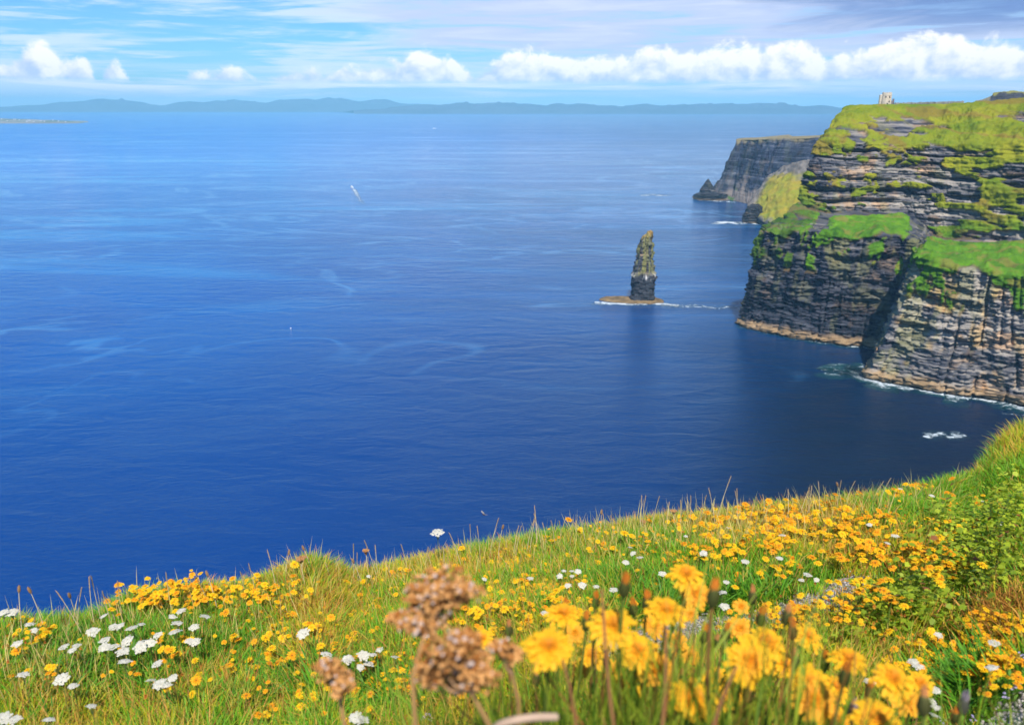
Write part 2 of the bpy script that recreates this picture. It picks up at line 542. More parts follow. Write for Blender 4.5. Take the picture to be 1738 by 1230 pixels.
def rock_colour(u, z, seed, pale, lichen):
    """bed colours; pale and lichen are 0..1 fields"""
    zz = z + 1.6 * (fbm(u / 110, 3.3, o=2, seed=seed) - 0.5) + u * 0.006
    b1 = hsh(np.floor(zz / 2.6), 4, 4, seed + 11); b2 = vn(u / 40, np.floor(zz / 1.3) * 2.1, 0, seed + 12)
    b3 = fbm(u / 16, zz / 9, o=4, seed=seed + 13)
    t = np.clip(0.34 * b1 + 0.36 * b2 + 0.55 * b3 - 0.12 + (pale - 0.5) * 0.55, 0, 1)
    thin = hsh(np.floor(zz / 0.95), np.floor(u / 18 + 5 * hsh(np.floor(zz / 0.95), 2, 2, seed)), 6, seed + 14)
    t = np.clip(t - 0.34 * (thin < 0.24) + 0.10 * (thin > 0.8), 0, 1)
    dark, mid, lite = np.array([.018, .022, .036]), np.array([.088, .089, .106]), np.array([.40, .35, .29])
    c = np.where((t < 0.5)[..., None], lerp(dark, mid, (t * 2)[..., None]), lerp(mid, lite, np.clip(t * 2 - 1, 0, 1)[..., None]))
    rust = ss(0.60, 0.75, fbm(u / 14, zz / 12, o=3, seed=seed + 15))
    c = lerp(c, c * np.array([1.45, 1.0, 0.62]), (rust * 0.7)[..., None])
    lc = ss(0.50, 0.66, fbm(u / 9, zz / 22, o=4, seed=seed + 16) + (lichen - 0.5) * 0.35)
    c = lerp(c, np.array([.30, .285, .095]), (lc * 0.42 * np.clip(lichen * 1.6, 0, 1))[..., None])
    return c


def grid_object(name, G, C, mat, smooth=True):
    nr, nc, _ = G.shape
    me = mesh_from(name, G.reshape(-1, 3), grid_faces(nr, nc), mat, C.reshape(-1, 3), smooth=smooth)
    return link(name, me)


def station_rows(stations):
    """stations: list of rows of (px, py, Y) or xyz arrays -> (R,S,3)"""
    R = len(stations[0])
    return np.array([[s[r] for s in stations] for r in range(R)])


WATERLINE = {}


def build_headland():
    W = [(1247, 547), (1262, 556), (1300, 564), (1370, 577), (1440, 587), (1500, 592), (1552, 601), (1530, 612), (1467, 633), (1480, 645), (1550, 658), (1640, 672), (1738, 687), (1880, 706), (2150, 745)]
    #        lower cliff top             back of the bench            mid upper cliff       upper cliff top          crest
    L1 = [(1286, 398), (1297, 397), (1330, 398), (1400, 398), (1465, 402), (1530, 396), (1566, 412), (1556, 425), (1548, 436), (1560, 442), (1612, 455), (1670, 462), (1745, 460), (1870, 462), (2150, 470)]
    B2 = [(1357, 343), (1364, 350), (1378, 356), (1404, 362), (1470, 359), (1530, 359), (1566, 378), (1578, 392), (1590, 403), (1606, 407), (1634, 406), (1684, 410), (1748, 404), (1870, 404), (2150, 404)]
    U2 = [(1362, 300), (1370, 300), (1385, 300), (1410, 300), (1475, 300), (1535, 305), (1566, 308), (1582, 312), (1598, 315), (1616, 317), (1645, 318), (1690, 318), (1750, 312), (1875, 310), (2150, 310)]
    U3 = [(1383, 243), (1392, 240), (1404, 240), (1425, 242), (1485, 244), (1545, 248), (1570, 249), (1588, 250), (1604, 250), (1622, 249), (1650, 248), (1695, 246), (1752, 240), (1878, 236), (2150, 234)]
    C4 = [(1434, 181), (1444, 179.5), (1455, 178.5), (1472, 178), (1515, 178), (1560, 178), (1606, 177.5), (1616, 177), (1626, 176.5), (1634, 176), (1650, 174.5), (1695, 171), (1755, 165), (1880, 157), (2150, 150)]
    st = []
    for i in range(len(W)):
        w = Psea(*W[i])
        Y0 = w[1]
        y1 = Y0 + 10
        y2 = max(y1 + 24, (752, 746, 740, 734, 728, 722, 712, 706, 700, 696, 684, 668, 648, 622, 590)[i])   # the upper face stands back from the lower one
        y3 = y2 + 12; y4 = y3 + 16; y5 = y4 + 85
        rows = [w + np.array([0, 0, -6]), w, P(*L1[i], y1), P(*B2[i], y2), P(*U2[i], y3), P(*U3[i], y4), P(*C4[i], y5)]
        c = rows[-1]
        rows.append(c + np.array([c[0] * 290 / c[1], 260, -3.0]))
        rows.append(c + np.array([c[0] * 1000 / c[1], 900, -10.0]))
        st.append(rows)
    back = [p + np.array([190, 170, 0]) for p in st[0]]
    back2 = [p + np.array([620, 420, 0]) for p in st[0]]
    ctrl = station_rows([back2, back] + st)
    segs = [4, 175, 56, 70, 70, 75, 22, 8]
    G, rc, si, u = resample(ctrl, 1150, segs)
    G = blur(G, 2, 1)
    N = outward(G)
    RC = np.broadcast_to(rc[:, None], G.shape[:2]); U = np.broadcast_to(u[None, :], G.shape[:2]); SI = np.broadcast_to(si[None, :], G.shape[:2])
    G[..., 2] += (fbm(U / 16, 4.4, o=3, seed=60) - 0.5) * 13 * np.exp(-((RC - 2.0) / 0.32) ** 2)
    Z = G[..., 2]
    U = lerp(U, G[..., 0] * 1.2 + 0.3 * G[..., 1], ss(2.05, 2.6, RC))
    # zone weights down the profile: 1 lower face, 2 bench, 3-4 upper face, 5 turf slope
    n_edge = (fbm(U / 22, Z / 30, o=4, seed=61) - 0.5)
    bench = ss(1.93, 2.04, RC + n_edge * 0.28) * ss(2.98, 2.80, RC + n_edge * 0.45)
    top = ss(4.90, 5.10, RC + n_edge * 1.5)
    rightv = ss(9.0, 13.0, SI)
    clump = ss(0.57, 0.66, fbm(U / 13, Z / 7, o=4, seed=63) + 0.10 * rightv + 0.05 * ss(4.2, 4.9, RC))
    clump2 = ss(0.60, 0.68, fbm(U / 10, Z / 16, o=4, seed=64) + 0.05 * ss(1.75, 1.95, RC))
    bsel = np.clip(ss(4.9, 4.4, SI) * 0.52 + ss(4.9, 5.3, SI) * ss(7.7, 7.0, SI) * 0.85 + ss(9.0, 9.8, SI) * 0.80, 0, 1)
    bench = bench * ss(0.35, 0.55, bsel + (fbm(U / 12, Z / 9, o=4, seed=68) - 0.5) * 0.9)
    grass = np.clip(np.maximum.reduce([bench * ss(0.30, 0.42, fbm(U / 30, Z / 14, o=4, seed=65) + 0.12), top, clump * ss(2.9, 3.2, RC), clump2 * np.where(SI > 9.5, .60, .75) * ss(1.55, 1.75, RC) * (RC < 2.05)]), 0, 1)
    # outcrops in the turf slope
    outc = ss(0.555, 0.60, fbm(U / 26, Z / 6, o=4, seed=66) - 0.10 * ss(5.5, 6.0, RC) + 0.06 * ss(12.0, 9.0, SI)) * ss(4.95, 5.2, RC) * ss(5.85, 5.55, RC)
    grass = grass * (1 - outc)
    rockw = np.clip(1 - 0.75 * grass, 0, 1) * ss(6.05, 5.75, RC)
    face = ss(0.9, 1.1, RC)
    alc = ss(0.565, 0.60, fbm(U / 17, Z / 6.5, o=3, seed=90)) * ss(0.35, 0.6, fbm(U / 60, Z / 40, o=2, seed=91))
    d = (strata(U, Z, 3) * np.where(RC < 2, 0.95, 1.4) - np.where(RC < 2, 3.2, 4.0) * alc + joints(U, Z, 5) * np.where(RC < 2, 1.0, 0.55)) * rockw
    d = d * (0.35 + 0.65 * face) + (cracks(U, Z, 88) * np.where(RC < 2, 1.2, .8) + cracks(U, Z, 87, 5.0, 1.8) + cracks(U, Z, 89, 23.0, 6.0) + (fbm(U / 2.4, Z / 1.5, o=2, seed=70) - 0.5) * 1.5 + (hsh(np.floor(Z / 2.3 + 1.5 * fbm(U / 50, o=2, seed=79)), np.floor(U / 6.5 + 4 * hsh(np.floor(Z / 2.3), 7, 7, 78)), 2, 78) - 0.5) * 2.6 + (hsh(np.floor(Z / 1.15 + 2 * fbm(U / 40, o=2, seed=74)), np.floor(U / 4.0 + 3 * vn(Z / 6, 0, 0, 75)), 1, 76) - 0.5) * 1.5) * rockw
    # undercut beds that throw a long shadow
    for rr, w_, dep, s0, s1 in ((3.30, 0.05, 9.0, 3.0, 8.5), (3.62, 0.05, 7.0, 2.2, 9.0), (3.95, 0.05, 8.0, 3.0, 10.0), (4.55, 0.03, 6.0, 3.5, 13.0), (4.75, 0.03, 5.0, 2.5, 16.0), (1.80, 0.03, 4.5, 4.0, 9.0), (4.20, 0.04, 6.0, 7.0, 16.0), (1.72, 0.035, 6.0, 10.0, 16.0), (1.45, 0.03, 5.0, 11.0, 16.0)):
        c0 = rr + (fbm(U / 60, 1.5, o=3, seed=int(rr * 100)) - 0.5) * 0.16
        d = d - dep * np.exp(-((RC - c0) / w_) ** 2) * ss(s0 - 0.4, s0 + 0.4, SI) * ss(s1 + 0.4, s1 - 0.4, SI) * rockw * ss(0.35, 0.6, fbm(U / 25, 8.8, o=2, seed=77))
    D = N.copy(); D[..., 2] *= 0.15
    G2 = G + D * d[..., None]
    tuft = (fbm(G[..., 0] / 12, G[..., 1] / 12, Z / 12, o=4, seed=71) - 0.5) * 9.0 + (fbm(G[..., 0] / 2.2, G[..., 1] / 2.2, Z / 2.2, o=2, seed=72) - 0.5) * 1.8
    G2 = G2 + N * (1.3 * ss(0.3, 0.6, grass) * ss(6.2, 5.7, RC) * (RC > 1.5))[..., None]
    tw = grass * ss(6.2, 5.7, RC) * (RC > 1.5)
    G2 = G2 + N * (tuft * tw)[..., None]
    # wave-cut foot
    foot = np.exp(-((Z - 2.5) / 3.5) ** 2) * ss(0.8, 1.0, RC)
    G2 += D * (foot * (1.5 + 3.0 * fbm(U / 12, o=3, seed=73)))[..., None]
    # colours
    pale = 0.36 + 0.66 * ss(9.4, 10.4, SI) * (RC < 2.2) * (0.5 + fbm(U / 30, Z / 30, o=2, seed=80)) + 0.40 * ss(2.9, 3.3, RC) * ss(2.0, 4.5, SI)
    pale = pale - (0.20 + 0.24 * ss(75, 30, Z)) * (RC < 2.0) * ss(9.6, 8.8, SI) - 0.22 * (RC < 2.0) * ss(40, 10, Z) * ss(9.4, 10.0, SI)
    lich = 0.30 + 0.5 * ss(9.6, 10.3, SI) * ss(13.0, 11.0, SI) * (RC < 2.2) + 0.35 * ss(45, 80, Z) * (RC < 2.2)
    C = rock_colour(U, Z, 3, pale, lich)
    warm = ss(0.52, 0.66, fbm(U / 11, Z / 15, o=4, seed=92)) * ss(9.6, 10.3, SI) * (RC < 2.1)
    C = lerp(C, C * np.array([1.45, 1.12, .72]), (warm * .9)[..., None])
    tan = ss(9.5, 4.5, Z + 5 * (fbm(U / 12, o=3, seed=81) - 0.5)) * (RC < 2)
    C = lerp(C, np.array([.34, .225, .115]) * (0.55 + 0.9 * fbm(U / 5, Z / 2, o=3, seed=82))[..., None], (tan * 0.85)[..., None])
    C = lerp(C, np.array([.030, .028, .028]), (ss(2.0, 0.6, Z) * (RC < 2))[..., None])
    gb = fbm(G[..., 0] / 24, G[..., 1] / 18, Z / 14, o=4, seed=83)[..., None]; gf = fbm(G[..., 0] / 3.2, G[..., 1] / 3.2, Z / 2.2, o=3, seed=84)[..., None]
    gcol_b = lerp(np.array([.030, .105, .006]), np.array([.135, .29, .012]), np.clip(gb * 1.2 + gf * 0.8 - 0.5, 0, 1))
    gcol_b = lerp(gcol_b, np.array([.20, .17, .035]), (ss(0.56, 0.68, fbm(G[..., 0] / 11, G[..., 1] / 9, Z / 6, o=4, seed=87)) * 0.7)[..., None])
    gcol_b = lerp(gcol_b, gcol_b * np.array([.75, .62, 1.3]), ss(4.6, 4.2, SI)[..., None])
    gcol_t = lerp(np.array([.105, .175, .008]), np.array([.27, .265, .014]), np.clip(gb * 1.5 + gf * 0.5 - 0.62 + 0.28 * ss(6.0, 5.2, RC)[..., None], 0, 1))
    brown = ss(0.60, 0.72, fbm(U / 18, Z / 12, o=4, seed=85) + 0.07 * rightv)[..., None]
    gcol_t = lerp(gcol_t, np.array([.22, .125, .03]), brown * 0.6)
    gcol = lerp(gcol_b, gcol_t, ss(3.0, 3.6, RC)[..., None])
    C = lerp(C, np.array([.13, .085, .035]), (ss(0.12, 0.3, grass) * 0.8)[..., None])
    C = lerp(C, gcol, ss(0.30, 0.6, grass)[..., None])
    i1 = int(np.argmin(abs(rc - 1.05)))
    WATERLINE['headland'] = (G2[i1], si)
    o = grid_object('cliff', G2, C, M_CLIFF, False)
    tag(o, 'tall layered grey cliff with green ledges and a grassy top, nearest across the bay', 'cliff', kind='structure')
    return G2, rc, si


HEAD_G, HEAD_RC, HEAD_SI = build_headland()


def build_far_cliff():
    W = [(1188, 338), (1215, 339), (1238, 340), (1262, 345), (1290, 352), (1330, 356), (1400, 360)]
    A = [(1208, 331), (1219, 324), (1240, 318), (1262, 324), (1300, 322), (1340, 320), (1405, 318)]
    T = [(1247.5, 240), (1249, 238.5), (1262, 237), (1290, 236.5), (1330, 235), (1385, 233), (1430, 231)]
    st = []
    for i in range(len(W)):
        w = Psea(*W[i]); Y = w[1]
        a = P(*A[i], Y + 25 + 12 * (i > 1)); t = P(*T[i], Y + 75 + i * 6)
        t2 = P(T[i][0] + 2, T[i][1] - 3, Y + 190)
        st.append([w + np.array([0, 0, -5]), w, a, t, t2, t2 + np.array([160, 420, -25])])
    back = [p + np.array([230, 330, 0]) for p in st[0]]
    ctrl = station_rows([back] + st)
    G, rc, si, u = resample(ctrl, 620, [2, 26, 110, 8, 6])
    G = blur(G, 1, 1); N = outward(G)
    RC = np.broadcast_to(rc[:, None], G.shape[:2]); U = np.broadcast_to(u[None, :], G.shape[:2]); Z = G[..., 2]
    rw = ss(1.0, 1.5, RC) * ss(3.3, 2.95, RC)
    d = (strata(U, Z * 0.6, 23, 1.1) + joints(U, Z * 0.5, 25) * 1.5 + cracks(U, Z * .5, 24, 22, 7)) * rw + (fbm(U / 7, Z / 7, o=3, seed=26) - 0.5) * 4 * (RC < 3.1)
    D = N.copy(); D[..., 2] *= 0.2
    G2 = G + D * d[..., None]
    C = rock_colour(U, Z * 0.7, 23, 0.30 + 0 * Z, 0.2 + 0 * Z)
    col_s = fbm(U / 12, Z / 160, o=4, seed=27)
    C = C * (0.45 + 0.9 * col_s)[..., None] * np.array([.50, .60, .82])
    scree = ss(2.25, 1.75, RC + (fbm(U / 26, Z / 50, o=3, seed=28) - 0.5) * 1.3) * (RC > 1.0)
    C = lerp(C, np.array([.19, .155, .13]) * (0.6 + 0.8 * fbm(U / 8, Z / 8, o=3, seed=29))[..., None], (scree * 0.8)[..., None])
    C = lerp(C, np.array([.05, .12, .012]), (ss(0.55, 0.65, fbm(U / 20, Z / 14, o=3, seed=30)) * ss(2.1, 1.8, RC) * (U < 480) * 0.8)[..., None])
    C = lerp(C, np.array([.23, .19, .10]), (ss(2.9, 3.02, RC + (fbm(U / 10, o=3, seed=31) - 0.5) * 0.15))[..., None])
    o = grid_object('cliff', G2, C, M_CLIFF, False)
    tag(o, 'distant flat topped dark blue cliff standing behind the grassy spur', 'cliff', kind='structure')


build_far_cliff()


def build_spur():
    """the grassy spur between the two headlands"""
    W = [(1262, 372), (1284, 379), (1300, 385), (1330, 392), (1380, 400)]
    A = [(1268, 349), (1284, 366), (1294, 377), (1325, 385), (1378, 392)]
    Bm = [(1283, 330), (1296, 330), (1310, 330), (1336, 332), (1382, 334)]
    Bt = [(1300, 303), (1310, 303), (1322, 303), (1344, 304), (1384, 306)]
    T = [(1313, 294), (1324, 285), (1338, 278), (1358, 274), (1392, 270)]
    st = []
    for i in range(len(W)):
        w = Psea(*W[i]); Y = w[1]
        st.append([w + np.array([0, 0, -5]), w, P(*A[i], Y + 8), P(*Bm[i], Y + 70), P(*Bt[i], Y + 130), P(*T[i], Y + 165), P(*T[i], Y + 165) + np.array([90, 160, -8])])
    back = [p + np.array([130, 260, 0]) for p in st[0]]
    ctrl = station_rows([back] + st)
    G, rc, si, u = resample(ctrl, 330, [2, 14, 34, 26, 20, 6])
    G = blur(G, 5, 1); N = outward(G)
    RC = np.broadcast_to(rc[:, None], G.shape[:2]); U = np.broadcast_to(u[None, :], G.shape[:2]); Z = G[..., 2]
    d = (fbm(G[..., 0] / 14, G[..., 1] / 14, Z / 10, o=5, seed=41) - 0.5) * 9 * (RC < 5.6) + strata(U, Z, 43, 1.3) * ss(2.2, 1.9, RC) + strata(U, Z, 44, 1.0) * ss(3.9, 4.3, RC) * ss(5.2, 4.9, RC)
    G2 = G + N * d[..., None]
    C = rock_colour(U, Z, 43, 0.25 + 0 * Z, 0.1 + 0 * Z) * 0.9
    rk = np.array([.20, .175, .15]) * (0.45 + 1.0 * fbm(U / 8, Z / 5, o=4, seed=45))[..., None]
    C = lerp(C, rk, ss(1.9, 2.3, RC)[..., None])
    e = fbm(G[..., 0] / 24, G[..., 1] / 24, Z / 14, o=4, seed=46) - 0.5
    gr = ss(2.0, 2.35, RC + e * 0.9 + 0.25 * ss(2, 5, si)[None, :]) * ss(4.5, 3.95, RC + e * 1.0) * ss(1.2, 2.0, SI_ := np.broadcast_to(si[None, :], RC.shape))
    g = lerp(np.array([.24, .27, .02]), np.array([.36, .26, .03]), np.clip(fbm(G[..., 0] / 22, G[..., 1] / 22, Z / 12, o=4, seed=47) * 1.6 - 0.3, 0, 1)[..., None])
    C = lerp(C, g, gr[..., None])
    o = grid_object('hill', G2, C, M_CLIFF)
    tag(o, 'yellow green grassy spur with bare rock above, between the near and far cliffs', 'hill', kind='structure')


build_spur()


def rock_blob(name, centre, radii, seed, n=(56, 40), sharp=1.0, power=1.0, base=-2.0, col=None, lean=(0, 0)):
    """a crag: rings of a tapering outline with bedding relief"""
    na, nz = n
    th = np.arange(na + 1) / na * 2 * np.pi
    t = np.linspace(0, 1, nz)
    T_, A_ = np.meshgrid(t, th, indexing='ij')
    prof = np.interp(t, [p[0] for p in radii], [p[1] for p in radii])
    H = radii[-1][2]
    hz = t * (H - base) + base
    R_ = prof[:, None] * (1 + 0.45 * (fbm(np.cos(A_) * 1.6, np.sin(A_) * 1.6, T_ * 2.5, o=4, seed=seed) - 0.5) * sharp)
    k = np.floor(hz / (H * 0.045)); R_ = R_ * (1 + 0.22 * (hsh(k[:, None], np.floor(A_ * 2.2), 1, seed) - 0.5) * sharp)
    V = np.stack([centre[0] + R_ * np.cos(A_) + lean[0] * T_, centre[1] + R_ * np.sin(A_) * 0.85 + lean[1] * T_, np.broadcast_to(hz[:, None], R_.shape)
                  + (fbm(np.cos(A_) * 2, np.sin(A_) * 2, 5, o=3, seed=seed + 1) - 0.5) * H * 0.10 * T_], -1)
    V[:, -1] = V[:, 0]
    return V, A_, T_, hz


def grid_mesh_caps(name, V, C, mat):
    nr, nc, _ = V.shape
    top = V[-1].mean(0)
    Vv = np.r_[V.reshape(-1, 3), [top]]
    Cc = np.r_[C.reshape(-1, 3), [C[-1].mean(0)]]
    o = (nr - 1) * nc
    T = np.array([(o + j, o + j + 1, nr * nc) for j in range(nc - 1)])
    return mesh_from(name, Vv, [grid_faces(nr, nc), T], mat, Cc, smooth=False)


def build_stack():
    c = Psea(1090, 509.5)
    px = c[1] / FPX * 1.02                          # metres per photo pixel there
    root = link('sea_stack', None, loc=(c[0], c[1], 0))
    tag(root, 'tall narrow rock stack rising alone from the sea on a flat brown ledge', 'sea stack')
    H = 67.0
    # radius by height: undercut foot, wide shoulder at a third, tapering slab top
    rad = [(0, 12.6, 0), (0.10, 11.8, 0), (0.22, 12.2, 0), (0.30, 13.4, 0), (0.385, 12.6, 0), (0.40, 10.6, 0), (0.46, 9.6, 0), (0.56, 8.6, 0), (0.70, 7.4, 0), (0.84, 6.5, 0), (0.87, 5.2, 0), (0.94, 4.6, 0), (0.985, 4.0, 0), (1.0, 3.0, H)]
    na, nz = 120, 150
    th = np.arange(na + 1) / na * 2 * np.pi
    t = np.linspace(0, 1, nz); T_, A_ = np.meshgrid(t, th, indexing='ij')
    prof = np.interp(t, [r[0] for r in rad], [r[1] for r in rad])
    Z = T_ * H
    ca, sa = np.cos(A_), np.sin(A_)
    sq = 1 / np.maximum(np.abs(ca) ** 4 + np.abs(sa) ** 4, 0.3) ** 0.25        # squarish plan
    U = A_ * 12
    lower = ss(0.40, 0.30, T_)
    R_ = prof[:, None] * sq * 0.92
    flute = (hsh(np.floor(A_ * 4.2 + 0.6 * vn(T_ * 5, A_)), 2, 1, 90) - 0.5) * 2.6 * (1 - lower) * ss(1.0, 0.9, T_)
    R_ = R_ + strata(U, Z, 91, 0.55) + flute * 1.3 + (fbm(ca * 3, sa * 3, T_ * 9, o=4, seed=92) - 0.5) * 3.6 + (hsh(np.floor(Z / 2.2), np.floor(A_ * 3.3 + 2 * hsh(np.floor(Z / 2.2), 1, 1, 94)), 5, 93) - 0.5) * 2.4
    notch = ss(0.48, 0.66, T_) * ss(2.5, 3.3, A_) * ss(4.3, 3.6, A_) * 1.8            # step in the left shoulder
    R_ = np.maximum(R_ - notch, 1.5)
    X = R_ * ca + 0.9 * ss(0.3, 0.9, T_); Y = R_ * sa * 0.9
    V = np.stack([X, Y, Z + 1.0 + (hsh(np.floor(A_ * 3), 3, 3, 93) - 0.5) * 4.0 * ss(0.85, 1, T_) + (ca * 2.6 - 1.5) * ss(0.8, 1, T_)], -1)
    V[:, -1] = V[:, 0]
    C = rock_colour(U, Z, 94, 0.42 + 0 * Z, 0.6 + 0 * Z) * 0.85
    up = ss(0.36, 0.44, T_ + (fbm(ca * 3, sa * 3, T_ * 6, o=3, seed=95) - 0.5) * 0.10)
    C = lerp(np.array([.040, .042, .052]) * (0.6 + 0.8 * fbm(U / 3, Z / 3, o=3, seed=96))[..., None], C * 1.1, up[..., None])
    C = lerp(C, np.array([.26, .25, .07]), (up * ss(0.42, 0.62, fbm(ca * 4, sa * 4, T_ * 4, o=4, seed=97)) * 0.7)[..., None])
    C = lerp(C, np.array([.34, .22, .06]), (ss(0.92, 0.98, T_) * ss(0.45, 0.6, fbm(ca * 4, sa * 4, 1, o=3, seed=98)) * 0.8)[..., None])
    guano = (np.exp(-((T_ - 0.36) / 0.035) ** 2) * ss(0.48, 0.62, fbm(ca * 9, sa * 9, T_ * 4, o=3, seed=99)))
    C = lerp(C, np.array([.62, .60, .58]), (guano * 0.85)[..., None])
    link('pinnacle', grid_mesh_caps('pinnacle', V, C, M_ROCK), root)
    # ledge, 1012..1150 wide
    na, nr = 160, 24
    th = np.arange(na + 1) / na * 2 * np.pi
    s = np.linspace(1.0, 0.0, nr); S_, A_ = np.meshgrid(s, th, indexing='ij')
    half = np.where(np.cos(th) < 0, 80 * px, 40 * px) * (0.9 + 0.2 * fbm(np.cos(th) * 2, np.sin(th) * 2, o=3, seed=101))
    dep = np.where(np.sin(th) < 0, 18.0, 17.0)
    X = S_ * half[None] * np.cos(A_); Yy = S_ * dep[None] * np.sin(A_) * (0.75 + 0.4 * fbm(np.cos(A_) * 3, np.sin(A_) * 3, o=3, seed=102))
    Yy = Yy - 0.05 * X
    hh = np.interp(1 - s, [0, 0.06, 0.15, 0.4, 1], [-2, 0.3, 1.2, 1.9, 2.4])
    lt = ss(34, 2, X)
    Zz = hh[:, None] * (0.35 + 0.85 * lt) + (fbm(X / 6, Yy / 6, o=4, seed=103) - 0.5) * 2.2 * (S_ < 0.97)
    V = np.stack([X, Yy, Zz], -1); V[:, -1] = V[:, 0]
    C = np.array([.20, .135, .065]) * (0.2 + 1.4 * fbm(X / 5, Yy / 3, o=4, seed=104))[..., None]
    C = lerp(C, np.array([.05, .04, .038]), ss(0.8, -0.2, Zz)[..., None])
    link('ledge', grid_mesh_caps('ledge', V, C, M_ROCK), root)
    return c


STACK = build_stack()


def small_crag(px, py, H, r, seed, label, shape, cat='rock', dark=0.6, lean=(0, 0)):
    c = Psea(px, py)
    V, A_, T_, hz = rock_blob('rock', (0, 0), [(a, r * b, H) for a, b in shape], seed, (64, 60), 1.0, lean=lean)
    Z = V[..., 2]
    C = rock_colour(A_ * r, Z, seed, 0.3 + 0 * Z, 0.15 + 0 * Z) * dark
    C = lerp(C, np.array([.26, .17, .09]), (ss(5, 2, Z) * 0.5)[..., None])
    o = link('sea_rock', grid_mesh_caps('sea_rock', V, C, M_ROCK), loc=(c[0], c[1], 0))
    return tag(o, label, cat)


small_crag(1200, 331, 34, 17, 201, 'pointed black rock stack at the foot of the distant cliff', [(0, 1.1), (0.25, 1.0), (0.5, .8), (0.72, .5), (0.9, .24), (1, .06)])
small_crag(1217, 334, 34, 19, 202, 'small pointed rock between the black stack and the distant cliff', [(0, 1.2), (0.3, 1.0), (0.6, .55), (0.85, .25), (1, .08)])
small_crag(1206, 338, 13, 34, 205, 'low dark rock shelf under the pointed stack of the distant cliff', [(0, 1.05), (0.5, 1.0), (0.9, .85), (1, .55)])
small_crag(1279, 377, 30, 17, 203, 'squat black rock at the waterline below the grassy spur', [(0, 1.15), (0.3, 1.1), (0.6, .9), (0.85, .65), (1, .35)], dark=0.4)
small_crag(1294, 376, 24, 14, 204, 'rounded black rock knob between the squat black rock and the near cliff', [(0, 1.1), (0.4, 1.0), (0.7, .9), (0.9, .55), (1, .3)], dark=0.4)
small_crag(1269, 446, 15, 3.0, 206, 'small rock pillar leaning from the edge of the near cliff', [(0, 1.3), (0.4, 1.0), (0.6, .7), (0.8, 1.0), (1, .6)]) if False else None


# outcrop beyond the cliff top, right edge
def build_outcrop():
    Y = 1500.0
    pts = [(1655, 172), (1668, 168), (1682, 162), (1684, 157), (1700, 155.5), (1722, 155), (1733, 156), (1738, 157), (1790, 152), (1900, 148)]
    foot = [(1655, 176), (1668, 176), (1680, 173), (1684, 172), (1700, 171), (1722, 170), (1733, 168), (1740, 168), (1790, 166), (1900, 160)]
    st = []
    for a, b in zip(pts, foot):
        t = P(*a, Y + 20); f = P(*b, Y)
        st.append([f + np.array([0, -15, -12]), f, t, t * np.array([1.07, 1.06, 1.005]), t * np.array([1.36, 1.33, .85])])
    ctrl = station_rows(st)
    G, rc, si, u = resample(ctrl, 220, [6, 26, 10, 6])
    N = outward(G)
    RC = np.broadcast_to(rc[:, None], G.shape[:2]); U = np.broadcast_to(u[None, :], G.shape[:2]); Z = G[..., 2]
    d = (strata(U, Z * 2, 51, 0.8) + joints(U, Z, 52) * 0.5) * ss(0.9, 1.2, RC) * ss(2.4, 2.0, RC)
    G2 = G + N * d[..., None]
    C = np.array([.045, .045, .055]) * (0.4 + 1.2 * fbm(U / 5, Z / 3, o=4, seed=53))[..., None]
    C = lerp(C, np.array([.20, .19, .05]), np.maximum(ss(1.75, 2.0, RC + (fbm(U / 9, o=3, seed=54) - 0.5) * 0.5), ss(1.05, 0.9, RC))[..., None])
    C = lerp(C, np.array([.21, .19, .13]), (ss(1684, 1678, np.interp(si, np.arange(10), [p[0] for p in pts]))[None, :] * np.ones_like(RC) * 0.8)[..., None])
    tag(grid_object('hill', G2, C, M_CLIFF), 'dark rocky outcrop on the skyline beyond the grassy cliff top', 'hill', kind='structure')


build_outcrop()


# ------------------------------------------------------------------ tower on the cliff top
def box(g, x0, x1, y0, y1, z0, z1, col, taper=0.0):
    t = taper
    V = [(x0, y0, z0), (x1, y0, z0), (x1, y1, z0), (x0, y1, z0), (x0 + t, y0 + t, z1), (x1 - t, y0 + t, z1), (x1 - t, y1 - t, z1), (x0 + t, y1 - t, z1)]
    F = [(0, 3, 2, 1), (4, 5, 6, 7), (0, 1, 5, 4), (1, 2, 6, 5), (2, 3, 7, 6), (3, 0, 4, 7)]
    g.add(V, F, col)


